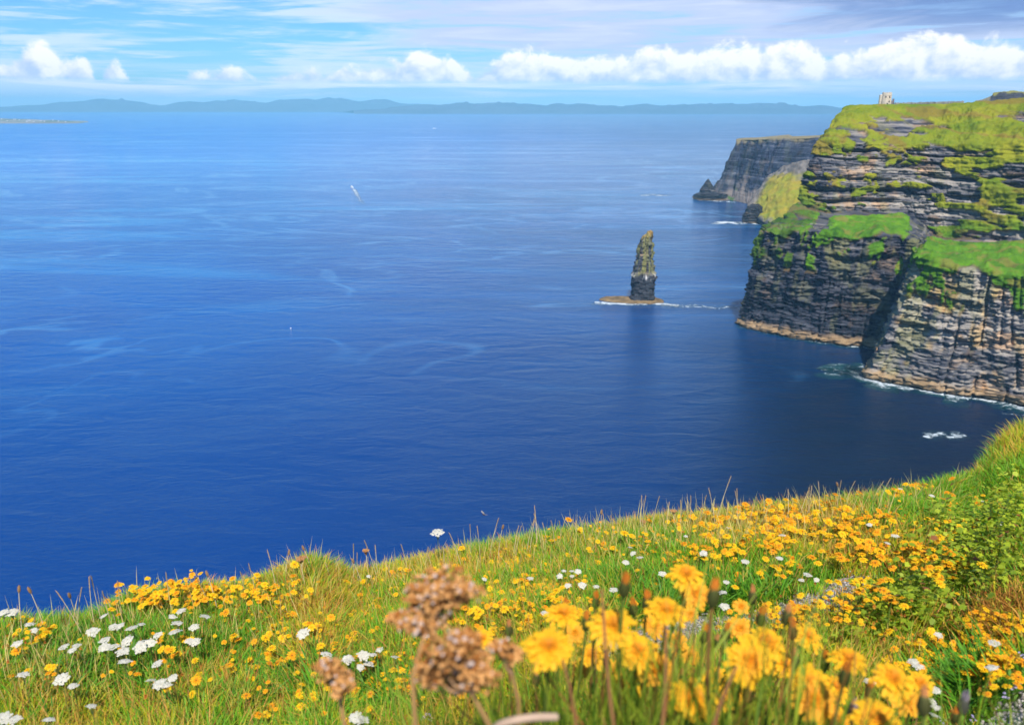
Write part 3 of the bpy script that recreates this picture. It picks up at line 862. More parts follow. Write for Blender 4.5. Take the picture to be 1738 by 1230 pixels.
def build_tower():
    b = P(1503, 179, 880)
    s = 880 / FPX
    root = link('stone_tower', None, loc=(b[0], b[1], b[2]), rot=(0, 0, math.radians(-12)), scale=(.86, .86, .86))
    tag(root, 'small pale stone tower standing alone on the grassy cliff top', 'tower')
    pale = (.64, .54, .44)
    g = Geo()
    rng = np.random.default_rng(5)
    n = 16
    for i in range(n):                      # courses of slightly varied stone
        z0, z1 = -2 + i * 1.0, -1 + i * 1.0
        c = np.array(pale) * (0.85 + 0.3 * rng.random())
        in0 = 0.03 * i + 0.02 * rng.random()
        box(g, -5.2 + in0, 5.2 - in0, -4.6 + in0, 4.6 - in0, z0, z1 - 0.02, c)
    link('wall', g.mesh('wall', M_STONE, False), root)
    g = Geo()
    th = np.arange(20) / 20 * 2 * np.pi
    for i in range(14):
        z0, z1, r = -2 + i, -1 + i - 0.02, 2.3
        V = [(-6.0 + r * math.cos(a), 1.0 + r * math.sin(a), z) for z in (z0, z1) for a in th]
        g.add(V, [(j, (j + 1) % 20, 20 + (j + 1) % 20, 20 + j) for j in range(20)], np.array(pale) * (0.85 + 0.3 * rng.random()))
    g.add([(-6.0 + 2.3 * math.cos(a), 1.0 + 2.3 * math.sin(a), 11.98) for a in th] + [(-6, 1, 12.6)], [(j, (j + 1) % 20, 20) for j in range(20)], pale)
    link('turret', g.mesh('turret', M_STONE, False), root)
    spots = [(x, y0, 1.1, .75) for x in np.arange(-4.6, 4.6, 1.9) for y0 in (-4.15, 3.4)] + [(x0, y, .75, 1.1) for y in (-2.2, -0.3, 1.6) for x0 in (-4.7, 3.95)]
    for x, y, w, d_ in spots:
        g = Geo(); box(g, x, x + w, y, y + d_, 14.0, 15.1, np.array(pale) * rng.uniform(.85, 1.05))
        link('merlon', g.mesh('merlon', M_STONE, False), root)
    dk = (.03, .03, .035)
    for x, z0, z1 in ((2.6, 8.6, 10.8), (2.6, 3.4, 5.4), (-1.8, 8.8, 10.6)):
        g = Geo(); box(g, x - 0.55, x + 0.55, -4.75, -4.2, z0, z1, dk)
        link('window', g.mesh('window', M_STONE, False), root)
    g = Geo(); box(g, 0.0, 1.5, -4.75, -4.45, 0, 2.6, dk); link('door', g.mesh('door', M_STONE, False), root)
    # lean-to ruin beside it
    r2 = P(1513.5, 178.5, 885)
    rt = link('ruined_wall', None, loc=tuple(r2))
    tag(rt, 'broken dark stone stub beside the tower on the cliff top', 'ruin')
    g = Geo(); box(g, -1.9, 1.2, -1, 1, -2, 4.5, (.16, .14, .16), 0.15); box(g, 0.2, 1.9, -1.01, 0.9, -2, 6.3, (.13, .12, .15), 0.2)
    link('masonry', g.mesh('masonry', M_STONE, False), rt)


build_tower()


def build_cliff_top_details():
    # field wall along the crest with visitors as specks
    rng = np.random.default_rng(9)
    g = Geo()
    xs = np.linspace(1518, 1636, 60)
    for a, b in zip(xs[:-1], xs[1:]):
        p0 = P(a, np.interp(a, [1518, 1580, 1636], [177.5, 176, 174.5]), 905); p1 = P(b, np.interp(b, [1518, 1580, 1636], [177.5, 176, 174.5]), 905)
        h = 1.3 + 0.7 * rng.random()
        c = np.array([.17, .165, .15]) * (0.6 + 0.8 * rng.random())
        V = [p0 + (0, -.4, -3), p1 + (0, -.4, -3), p1 + (0, .4, -3), p0 + (0, .4, -3), p0 + (0, -.4, h), p1 + (0, -.4, h), p1 + (0, .4, h), p0 + (0, .4, h)]
        g.add(V, [(0, 3, 2, 1), (4, 5, 6, 7), (0, 1, 5, 4), (1, 2, 6, 5), (2, 3, 7, 6), (3, 0, 4, 7)], c)
    tag(link('field_wall', g.mesh('field_wall', M_STONE, False)), 'low grey stone wall along the cliff top to the right of the tower', 'wall')


build_cliff_top_details()


# ------------------------------------------------------------------ far shore
def ridge_hill(name, prof, Y, foot_py, seed, col, label, depth=3000, cat='hills'):
    px = np.arange(prof[0][0], prof[-1][0] + 0.1, 2.0)
    py = np.interp(px, [p[0] for p in prof], [p[1] for p in prof])
    py = py + (fbm(px / 34, seed, o=3, seed=seed, g=.38) - 0.5) * np.minimum(7.0, np.maximum(0, foot_py - py) * 0.6)
    rows = []
    n = 14
    for k in range(n):
        f = k / (n - 1)
        h = f ** 0.8
        row = []
        for a, b in zip(px, py):
            top = P(a, b, Y + depth); ft = P(a, foot_py, Y)
            z = max(0.0, top[2]) * h * (0.75 + 0.5 * vn(a / 9, f * 4, 0, seed + 3) if 0 < k < n - 1 else 1) - (8 if k == 0 else 0)
            yy = Y + depth * f
            row.append((ray(a, b)[0] / ray(a, b)[1] * yy, yy, z))
        rows.append(row)
    rows.append([(x * 1.25, y + depth * 1.5, -5) for x, y, z in rows[-1]])
    G = np.array(rows)
    C = np.asarray(col) * (0.7 + 0.6 * fbm(G[..., 0] / 700, G[..., 1] / 700, o=3, seed=seed + 5))[..., None]
    o = grid_object(name, G, C, M_HILL)
    return tag(o, label, cat, kind='structure')


ridge_hill('hills', [(-120, 186), (0, 184), (40, 180), (70, 177), (100, 173), (140, 171), (180, 170), (205, 171), (235, 174), (262, 177), (280, 180), (300, 175), (320, 172), (370, 172), (420, 173), (450, 174), (470, 169), (500, 170), (540, 168), (580, 168), (610, 175), (640, 170), (655, 169), (680, 174), (720, 180), (780, 186)],
           26000, 190, 301, (.07, .08, .11), 'hazy blue mountain chain along the horizon on the left', 2500, 'mountains')
ridge_hill('hills', [(600, 188), (690, 181), (740, 177), (800, 175), (860, 176), (930, 180), (985, 178), (1060, 180), (1100, 177), (1150, 180), (1210, 178), (1265, 175), (1310, 178), (1370, 180), (1430, 182), (1550, 180), (1700, 182), (1800, 186)],
           20000, 189.5, 305, (.07, .08, .11), 'low hazy blue coast along the horizon right of the mountains', 2000, 'coast')


def build_island():
    px = np.arange(-260, 176, 3.0)
    Y = Psea(60, 210)[1]
    top = np.interp(px, [-260, -60, 0, 60, 115, 150, 168, 178], [198, 199.5, 201.5, 203, 205, 207.5, 209.0, 210])
    n = 9
    rows = []
    for k in range(n):
        f = k / (n - 1)
        rows.append([(ray(a, 210)[0] / ray(a, 210)[1] * (Y + 900 * f), Y + 900 * f, -3 + max(0, P(a, b, Y + 900)[2] + 3) * f ** 0.5) for a, b in zip(px, top)])
    rows.append([(x * 1.1, y + 1200, -6) for x, y, z in rows[-1]])
    G = np.array(rows)
    G[1:-1, :, 2] += (fbm(G[1:-1, :, 0] / 120, G[1:-1, :, 1] / 120, o=3, seed=311) - 0.5) * 8 * ss(176, 150, px)[None, :]
    C = lerp(np.array([.13, .15, .08]), np.array([.30, .27, .22]), ss(0.4, 0.65, fbm(G[..., 0] / 150, G[..., 1] / 200, o=4, seed=312))[..., None])
    C[:2] = (.24, .21, .17)
    tag(grid_object('island', G, C, M_HILL), 'low grey green island with a village, at the left edge of the sea', 'island', kind='structure')
    rng = np.random.default_rng(3)
    for i in range(14):
        a = rng.uniform(4, 118); f = rng.uniform(0.25, 0.95)
        j = int(np.argmin(abs(px - a))); k = min(n - 1, int(f * (n - 1)))
        g = Geo()
        L, Wd, Hh = rng.uniform(9, 16), 8.0, rng.uniform(5, 7)
        wc = (.75, .73, .70)
        box(g, -L / 2, L / 2, -Wd / 2, Wd / 2, -2, Hh, wc)
        g.add([(-L / 2 - .5, -Wd / 2 - .5, Hh), (L / 2 + .5, -Wd / 2 - .5, Hh), (L / 2 + .5, 0, Hh + 4), (-L / 2 - .5, 0, Hh + 4), (L / 2 + .5, Wd / 2 + .5, Hh), (-L / 2 - .5, Wd / 2 + .5, Hh)],
              [(0, 1, 2, 3), (3, 2, 4, 5)], (.20, .18, .18))
        o = link('house', g.mesh('house', M_PAINT, False), loc=tuple(G[k, j] + (0, 0, 1)), rot=(0, 0, rng.uniform(-.5, .5)))
        tag(o, 'tiny white house of the village on the low island', 'house', 'houses on the low island')


build_island()


# ------------------------------------------------------------------ foam
def foam_strip(pts, w_in, w_out, dens, teal, label, seed, z=0.12):
    """a band of broken foam along a line of sea points; dens and teal per point"""
    pts = np.asarray(pts, float)[:, :2]
    t = np.gradient(pts, axis=0); t = blur(t, 6, 0); t /= np.linalg.norm(t, axis=1)[:, None] + 1e-9
    nrm = np.c_[t[:, 1], -t[:, 0]]                      # to the right of travel: seaward when drawn left to right
    k = 9
    f = np.linspace(-1, 1, k)
    off = np.where(f[:, None] < 0, f[:, None] * w_in, f[:, None] * np.asarray(w_out)[None, :] if np.ndim(w_out) else f[:, None] * w_out)
    G = np.empty((k, len(pts), 3))
    G[..., :2] = pts[None] + nrm[None] * off[..., None]
    G[..., 2] = z
    fall = np.where(f < 0, 1 + f * 0.4, (1 - f) ** 1.3)
    dd = np.asarray(dens) * np.ones(len(pts)); tt = np.asarray(teal) * np.ones(len(pts))
    C = np.zeros((k, len(pts), 3))
    C[..., 0] = fall[:, None] * dd[None] + 0.001; C[..., 1] = np.sqrt(np.clip(fall, 0, 1))[:, None] * tt[None]
    C[0, :, 0] = C[0, :, 0]; C[-1, :, 0] = 0
    C[:, 0, 0] = 0; C[:, -1, 0] = 0
    me = mesh_from('sea_foam', G.reshape(-1, 3), grid_faces(k, len(pts)), M_FOAM, C.reshape(-1, 3))
    return tag(link('sea_foam', me), label, 'foam', kind='stuff')


def build_foam():
    line, si = WATERLINE['headland']
    m1 = (si > 2.0) & (si < 7.6)
    s_ = si[m1]
    foam_strip(line[m1], 2, 5.0 + 9.0 * fbm(s_ * 3.0, o=3, seed=501) ** 2, 0.85 + 0.35 * np.exp(-((s_ - 2.2) / 0.5) ** 2) + 0.3 * np.exp(-((s_ - 7.0) / 0.5) ** 2), 0.5, 'thin white foam along the foot of the dark lower cliff', 1)
    m2 = (si > 9.6) & (si < 16.3)
    s_ = si[m2]
    foam_strip(line[m2], 2, 6.0 + 26.0 * fbm(s_ * 2.5, o=3, seed=502) ** 1.5, 1.15 + 0 * s_, 1.0, 'white surf and green water along the foot of the pale buttress', 2)
    # swirl off the buttress corner
    foam_strip([Psea(1398 + i * 2.0, 632 + 4 * math.sin(i * 0.25)) for i in range(42)], 16, 13, 0.72, 0.9, 'green swirl with thin foam off the corner of the pale buttress', 3)
    foam_strip([Psea(1008 + i * 1.5, 512.5 + 0.055 * i * 1.0 + 1.5 * math.sin(i / 14)) for i in range(98)], 4, 15, 1.35, 0.2, 'white foam washing round the ledge of the lone sea stack', 4)
    foam_strip([Psea(1120 + i * 2.2, 519 + 1.2 * math.sin(i * 0.2) + i * 0.08) for i in range(62)], 10, 12, 0.85, 0.0, 'pale foam streak between the sea stack and the headland', 5)
    foam_strip([Psea(1565 + i * 2.0, 740 + 2 * math.sin(i * 0.3)) for i in range(38)], 7, 7, 0.90, 0.15, 'patch of foam on the dark water of the bay', 6)
    foam_strip([Psea(1700 + i * 2.0, 702 + i * 0.15) for i in range(28)], 2.5, 3, 0.95, 0.0, 'short foam line on the dark bay at the right edge', 7)
    foam_strip([Psea(1208 + i * 2.0, 378.5 + 0.03 * i + 1.2 * math.sin(i * .35)) for i in range(42)], 16, 18, 0.7 + 0.9 * fbm(np.arange(42) / 5, o=2, seed=511), 0.0, 'white breakers round the squat black rock', 8)
    foam_strip([Psea(1085 + i * 2.0, 331.5 + 0.02 * i + 0.7 * math.sin(i * .4)) for i in range(30)], 24, 20, 0.4 + 1.0 * fbm(np.arange(30) / 4, o=2, seed=512), 0.0, 'white breakers left of the distant cliff', 9)
    foam_strip([Psea(1172 + i * 2.0, 339 + 0.12 * i) for i in range(40)], 14, 16, 0.5 + 1.0 * fbm(np.arange(40) / 4, o=2, seed=513), 0.0, 'thin surf at the foot of the distant cliff', 10)


build_foam()


# ------------------------------------------------------------------ boats
def build_boat(px, py, L, head, label, seed):
    c = Psea(px, py)
    root = link('boat', None, loc=(c[0], c[1], 0), rot=(0, 0, head))
    tag(root, label, 'boat')
    white, navy = (.82, .82, .80), (.10, .13, .22)
    g = Geo()
    n = 18
    xs = np.linspace(-L / 2, L / 2, n)
    bw = L * 0.15 * np.clip(1 - np.maximum(0, (xs / (L / 2))) ** 2.4, 0.02, 1)
    ring = []
    for x, b in zip(xs, bw):
        sheer = L * (0.085 + 0.05 * max(0, x / (L / 2)) ** 2)
        ring.append([(x, -b, sheer), (x, -b * 0.92, L * 0.03), (x, -b * 0.55, -L * 0.03), (x, b * 0.55, -L * 0.03), (x, b * 0.92, L * 0.03), (x, b, sheer)])
    V = np.array(ring).reshape(-1, 3)
    F = [(i * 6 + j, i * 6 + j + 1, (i + 1) * 6 + j + 1, (i + 1) * 6 + j) for i in range(n - 1) for j in range(5)]
    F += [(i * 6 + 5, i * 6, (i + 1) * 6, (i + 1) * 6 + 5) for i in range(n - 1)]
    g.add(V, F, np.tile(np.array([white, white, navy, navy, white, white]), (n, 1)))
    g.add(V[:6], [(0, 1, 2, 3), (0, 3, 4, 5)], white)
    link('hull', g.mesh('hull', M_PAINT, False), root)
    g = Geo(); box(g, -L * .18, L * .16, -L * .10, L * .10, L * .085, L * .21, white, L * .01); box(g, -L * .10, L * .08, -L * .085, L * .085, L * .212, L * .27, white, L * .01)
    cab = link('cabin', g.mesh('cabin', M_PAINT, False), root)
    g = Geo(); box(g, -L * .15, L * .163, -L * .101, L * .101, L * .14, L * .18, (.03, .04, .05)); link('window', g.mesh('window', M_PAINT, False), cab)
    g = Geo(); g.tube([(-L * .02, 0, L * .25), (-L * .02, 0, L * .42)], L * .006, (.7, .7, .7)); link('mast', g.mesh('mast', M_PAINT, False), root)
    return c


build_boat(597, 318.5, 15, math.radians(125), 'small white passenger boat trailing a wake on the open sea', 1)
build_boat(737, 218.5, 26, math.radians(10), 'tiny white ferry far out near the horizon', 2)
foam_strip([Psea(598.5 + 0.55 * i, 320 + i * 0.85) for i in range(34)], 7, np.linspace(4, 20, 34), np.linspace(1.2, 0.60, 34), 0.0, 'pale wake trailing behind the small white boat', 11)


def build_buoy():
    c = Psea(493.5, 557.5)
    root = link('buoy', None, loc=(c[0], c[1], 0)); tag(root, 'tiny pale float bobbing alone on the dark blue sea', 'buoy')
    g = Geo(); g.tube([(0, 0, -.4), (0, 0, 0), (0, 0, .4), (0, 0, .7)], [.35, .55, .5, .15], (.75, .72, .66), 12); link('float_body', g.mesh('float_body', M_PAINT), root)
    g = Geo(); g.tube([(0, 0, .65), (0, 0, 1.6)], [.05, .04], (.4, .4, .4), 6); link('pole', g.mesh('pole', M_PAINT), root)


build_buoy()

# ------------------------------------------------------------------ the meadow we stand on
RIDGE = np.array([(-700, 1260, 2.2), (-300, 1130, 2.3), (0, 1062, 2.5), (100, 1054, 2.5), (170, 1042, 2.55), (215, 1012, 2.6), (300, 1000, 2.6), (420, 994, 2.65), (480, 968, 2.7), (530, 950, 2.7), (590, 972, 2.75),
                  (640, 962, 2.8), (720, 940, 2.85), (850, 922, 2.9), (1000, 892, 3.0), (1100, 878, 3.05), (1250, 866, 3.1), (1400, 846, 3.3), (1500, 828, 3.6), (1600, 806, 4.2), (1648, 797, 4.8), (1675, 772, 5.9), (1700, 742, 6.4), (1738, 718, 6.8),
                  (1850, 670, 7.2), (2200, 560, 8.0), (2900, 330, 9.0)])
H0 = 0.80
_d = np.array([ray(a, b) for a, b, c in RIDGE])
_phi = np.arctan2(_d[:, 0], _d[:, 1]); _tan = -_d[:, 2] / np.hypot(_d[:, 0], _d[:, 1])
PHI = np.linspace(-math.pi, math.pi, 3601)
R_P = blur(np.interp(PHI, _phi, RIDGE[:, 2]), 14, 0)
T_P = blur(np.interp(PHI, _phi, _tan), 10, 0) + 0.088 / R_P


def ground_z(x, y, bumps=True):
    """height of the soil below the eye's level (negative)"""
    r = np.hypot(x, y) + 1e-6; ph = np.arctan2(x, y)
    R = np.interp(ph, PHI, R_P); T = np.interp(ph, PHI, T_P)
    s = T - H0 / R
    z = -(H0 + s * r)
    dr = np.maximum(r - R, 0)
    dr1 = np.minimum(dr, 1.2); z = z - 1.0 * dr1 ** 2 - 2.4 * (dr - dr1)
    if bumps:
        a = np.clip((R + 0.1 - r) / 0.6, 0, 1)
        z = z + ((fbm(x / 0.9, y / 0.9, o=3, seed=401) - 0.5) * 0.16 + (fbm(x / 0.22, y / 0.22, o=2, seed=402) - 0.5) * 0.05) * (0.25 + 0.75 * a) * ss(9, 5, r)
    # the bank the near flowers grow on
    z = z + 0.30 * np.exp(-((x - 0.12) / 0.36) ** 2 - ((y - 0.50) / 0.24) ** 2)
    return np.maximum(z, -EYE - 6)


def gp(x, y):
    return np.array([x, y, EYE + float(ground_z(np.array(x), np.array(y)))])


def hit(px, py, h=0.0):
    """where the ray of a photo pixel meets the meadow's surface raised by h"""
    d = ray(px, py); k = np.hypot(d[0], d[1])
    rr = np.linspace(0.9, 9, 1600)
    x, y = d[0] / k * rr, d[1] / k * rr
    f = (ground_z(x, y) + h) - d[2] / k * rr
    i = np.argmax(f > 0)
    if f[i] <= 0: return None
    return np.array([x[i], y[i]])


def build_ground():
    rr = np.r_[0.02, np.linspace(0.25, 8.0, 150), 8.6, 9.5, 11, 14, 20, 35, 60, 80, 90]
    ph = np.r_[np.linspace(-math.pi, -0.75, 60, endpoint=False), np.linspace(-0.75, 0.85, 420, endpoint=False), np.linspace(0.85, math.pi, 60)]
    Rr, Ph = np.meshgrid(rr, ph, indexing='ij')
    X, Y = Rr * np.sin(Ph), Rr * np.cos(Ph)
    Z = EYE + ground_z(X, Y)
    n1 = fbm(X / 0.35, Y / 0.35, o=4, seed=403)[..., None]
    C = lerp(np.array([.028, .040, .012]), np.array([.075, .068, .030]), n1)
    far = ss(8.5, 14, Rr)[..., None]
    C = lerp(C, rock_colour(Ph * 60, Z, 405, 0.3 + 0 * Z, 0.3 + 0 * Z), far)
    tag(grid_object('ground', np.stack([X, Y, Z], -1), C, M_SOIL), 'earth of the sloping cliff top meadow in the foreground', 'ground', kind='structure')


build_ground()

# gravel path winding through the meadow: a ribbon laid on the soil
PATH_PX = [(1040, 1112, .05), (1110, 1090, .085), (1190, 1070, .075), (1270, 1056, .06), (1350, 1040, .06), (1410, 1020, .075), (1450, 1000, .075), (1475, 986, .04)]
PATH_XY = [hit(a, b) for a, b, w in PATH_PX]
GRAV_PX = [(1705, 1246, .03), (1740, 1226, .05), (1790, 1205, .07), (1850, 1180, .09)]
GRAV_XY = [hit(a, b) for a, b, w in GRAV_PX]


def path_dist(x, y):
    """signed distance to the nearest path edge (negative on the path)"""
    best = np.full(np.shape(x), 9.0)
    for line, px in ((PATH_XY, PATH_PX), (GRAV_XY, GRAV_PX)):
        for (a, b, wa, wb) in zip(line[:-1], line[1:], [p[2] for p in px[:-1]], [p[2] for p in px[1:]]):
            d = b - a; t = np.clip(((x - a[0]) * d[0] + (y - a[1]) * d[1]) / (d @ d), 0, 1)
            best = np.minimum(best, np.hypot(x - a[0] - t * d[0], y - a[1] - t * d[1]) - (wa + (wb - wa) * t))
    return best


def gravel_material():
    m, nt, bs, out = base_mat('gravel')
    p = pos()
    vo = nt.nodes.new('ShaderNodeTexVoronoi'); nt.links.new(p, vo.inputs['Vector']); vo.inputs['Scale'].default_value = 130
    f = noise(p, 60, 5, 0.7)
    sep = nt.nodes.new('ShaderNodeSeparateColor'); nt.links.new(vo.outputs['Color'], sep.inputs[0])
    c = mixc((E(sep.outputs[0]) * 0.7 + f * 0.5 - 0.1).clamp(), (.13, .105, .085), (.52, .44, .37))
    nt.links.new(c, bs.inputs['Base Color']); bs.inputs['Roughness'].default_value = 0.95
    b = nt.nodes.new('ShaderNodeBump'); b.inputs['Strength'].default_value = 1.0; b.inputs['Distance'].default_value = 0.006
    nt.links.new((E(vo.outputs['Distance']) * -1.0).s, b.inputs['Height']); nt.links.new(b.outputs[0], bs.inputs['Normal'])
    return m


M_GRAVEL = gravel_material()


def build_path(line, px, label):
    pts = np.array(line); w = np.array([p[2] for p in px])
    t = np.linspace(0, len(pts) - 1, 90)
    c = np.stack([np.interp(t, np.arange(len(pts)), pts[:, k]) for k in (0, 1)], -1); c = blur(c, 8, 0); w = np.interp(t, np.arange(len(w)), w)
    d = np.gradient(c, axis=0); d /= np.linalg.norm(d, axis=1)[:, None]; n = np.c_[-d[:, 1], d[:, 0]]
    f = np.linspace(-1.3, 1.3, 25)
    XY = c[None] + n[None] * (f[:, None] * w[None])[..., None] * (1 + 0.5 * (fbm(t * 0.9, o=3, seed=411)[None, :, None] - 0.5))
    Z = EYE + ground_z(XY[..., 0], XY[..., 1]) + 0.010 - 0.02 * np.clip(np.abs(f) - 1.0, 0, 1)[:, None] + (fbm(XY[..., 0] / .02, XY[..., 1] / .02, o=2, seed=412) - .5) * .006
    V = np.concatenate([XY, Z[..., None]], -1)
    me = mesh_from('path', V.reshape(-1, 3), grid_faces(25, 90), M_GRAVEL)
    if me.polygons[500].normal.z < 0: me.flip_normals()
    tag(link('path', me), label, 'path', kind='structure')


build_path(PATH_XY, PATH_PX, 'narrow grey gravel path showing through the meadow')
def build_pebbles():
    g = Geo()
    V0 = np.array([(1, 0, 0), (-1, 0, 0), (0, 1, 0), (0, -1, 0), (0, 0, .7), (0, 0, -.7)], float)
    F0 = [(0, 2, 4), (2, 1, 4), (1, 3, 4), (3, 0, 4), (2, 0, 5), (1, 2, 5), (3, 1, 5), (0, 3, 5)]
    for line, px in ((PATH_XY, PATH_PX), (GRAV_XY, GRAV_PX)):
        for i in range(1400):
            k = RNG.integers(len(line) - 1); t = RNG.random()
            w = px[k][2] * 1.1
            x, y = line[k] * (1 - t) + line[k + 1] * t + RNG.normal(0, w * .6, 2)
            if path_dist(x, y) > .03: continue
            r = RNG.uniform(.002, .006) * (2.0 if RNG.random() < .04 else 1)
            a = RNG.uniform(0, 6.28); Rm = np.array([[math.cos(a), math.sin(a), 0], [-math.sin(a), math.cos(a), 0], [0, 0, 1]])
            V = (V0 * r * RNG.uniform(.7, 1.2, (6, 3))) @ Rm + gp(x, y) + (0, 0, .012)
            g.add(V, F0, lerp(np.array([.14, .12, .11]), np.array([.50, .45, .42]), RNG.random()))
    tag(link('pebbles', g.mesh('pebbles', M_STONE, False)), 'loose pebbles lying on the gravel path', 'pebbles', kind='stuff')


build_pebbles()
build_path(GRAV_XY, GRAV_PX, 'patch of brown grey gravel at the bottom right corner')


def zone(x, y, cx, cy, rx, ry=None):
    """soft blob in photo pixels, for ground points"""
    X, Y, Z = x, y, ground_z(x, y, False)
    f = CP * Y - SP * Z; u = X / f; v = (SP * Y + CP * Z) / f
    px, py = CX + FPX * u, CY - FPX * v
    return np.exp(-((px - cx) / rx) ** 2 - ((py - cy) / (ry or rx)) ** 2)


def scatter(n, r0, over=0.25, p0=-0.66, p1=0.72, power=1.0):
    """random soil points between r0 and just past the lip"""
    ph = RNG.uniform(p0, p1, n); R = np.interp(ph, PHI, R_P) + over
    r = np.sqrt(r0 ** 2 + (R ** 2 - r0 ** 2) * RNG.random(n) ** power)
    return r * np.sin(ph), r * np.cos(ph), r, ph


def blades(x, y, length, width, lean, col, tipcol, curl=0.5, lift=0.0):
    """grass blades as bent tapering strips: 7 points each"""
    n = len(x)
    z = EYE + ground_z(x, y) - 0.008 + lift
    a = RNG.uniform(0, 2 * np.pi, n)
    dx, dy = np.cos(a), np.sin(a)
    b = a + RNG.uniform(-1.2, 1.2, n) + np.pi / 2
    wx, wy = np.cos(b) * width / 2, np.sin(b) * width / 2
    V = np.empty((n, 7, 3)); C = np.empty((n, 7, 3))
    for k, (t, wf) in enumerate(((0, 0.8), (0.38, 1.0), (0.74, 0.65))):
        off = length * lean * (t ** (1 + curl)); h = length * (t - 0.45 * lean * t * t)
        cx, cy, cz = x + dx * off, y + dy * off, z + h
        V[:, 2 * k] = np.stack([cx - wx * wf, cy - wy * wf, cz], -1); V[:, 2 * k + 1] = np.stack([cx + wx * wf, cy + wy * wf, cz], -1)
        c = lerp(col, tipcol, t); C[:, 2 * k] = c; C[:, 2 * k + 1] = c
    off = length * lean; h = length * (1 - 0.45 * lean)
    V[:, 6] = np.stack([x + dx * off, y + dy * off, z + h], -1); C[:, 6] = tipcol
    base = np.arange(n)[:, None] * 7
    Q = np.concatenate([base + np.array([0, 1, 3, 2]), base + np.array([2, 3, 5, 4])]); T = base + np.array([4, 5, 6])
    return V.reshape(-1, 3), Q, T, C.reshape(-1, 3)


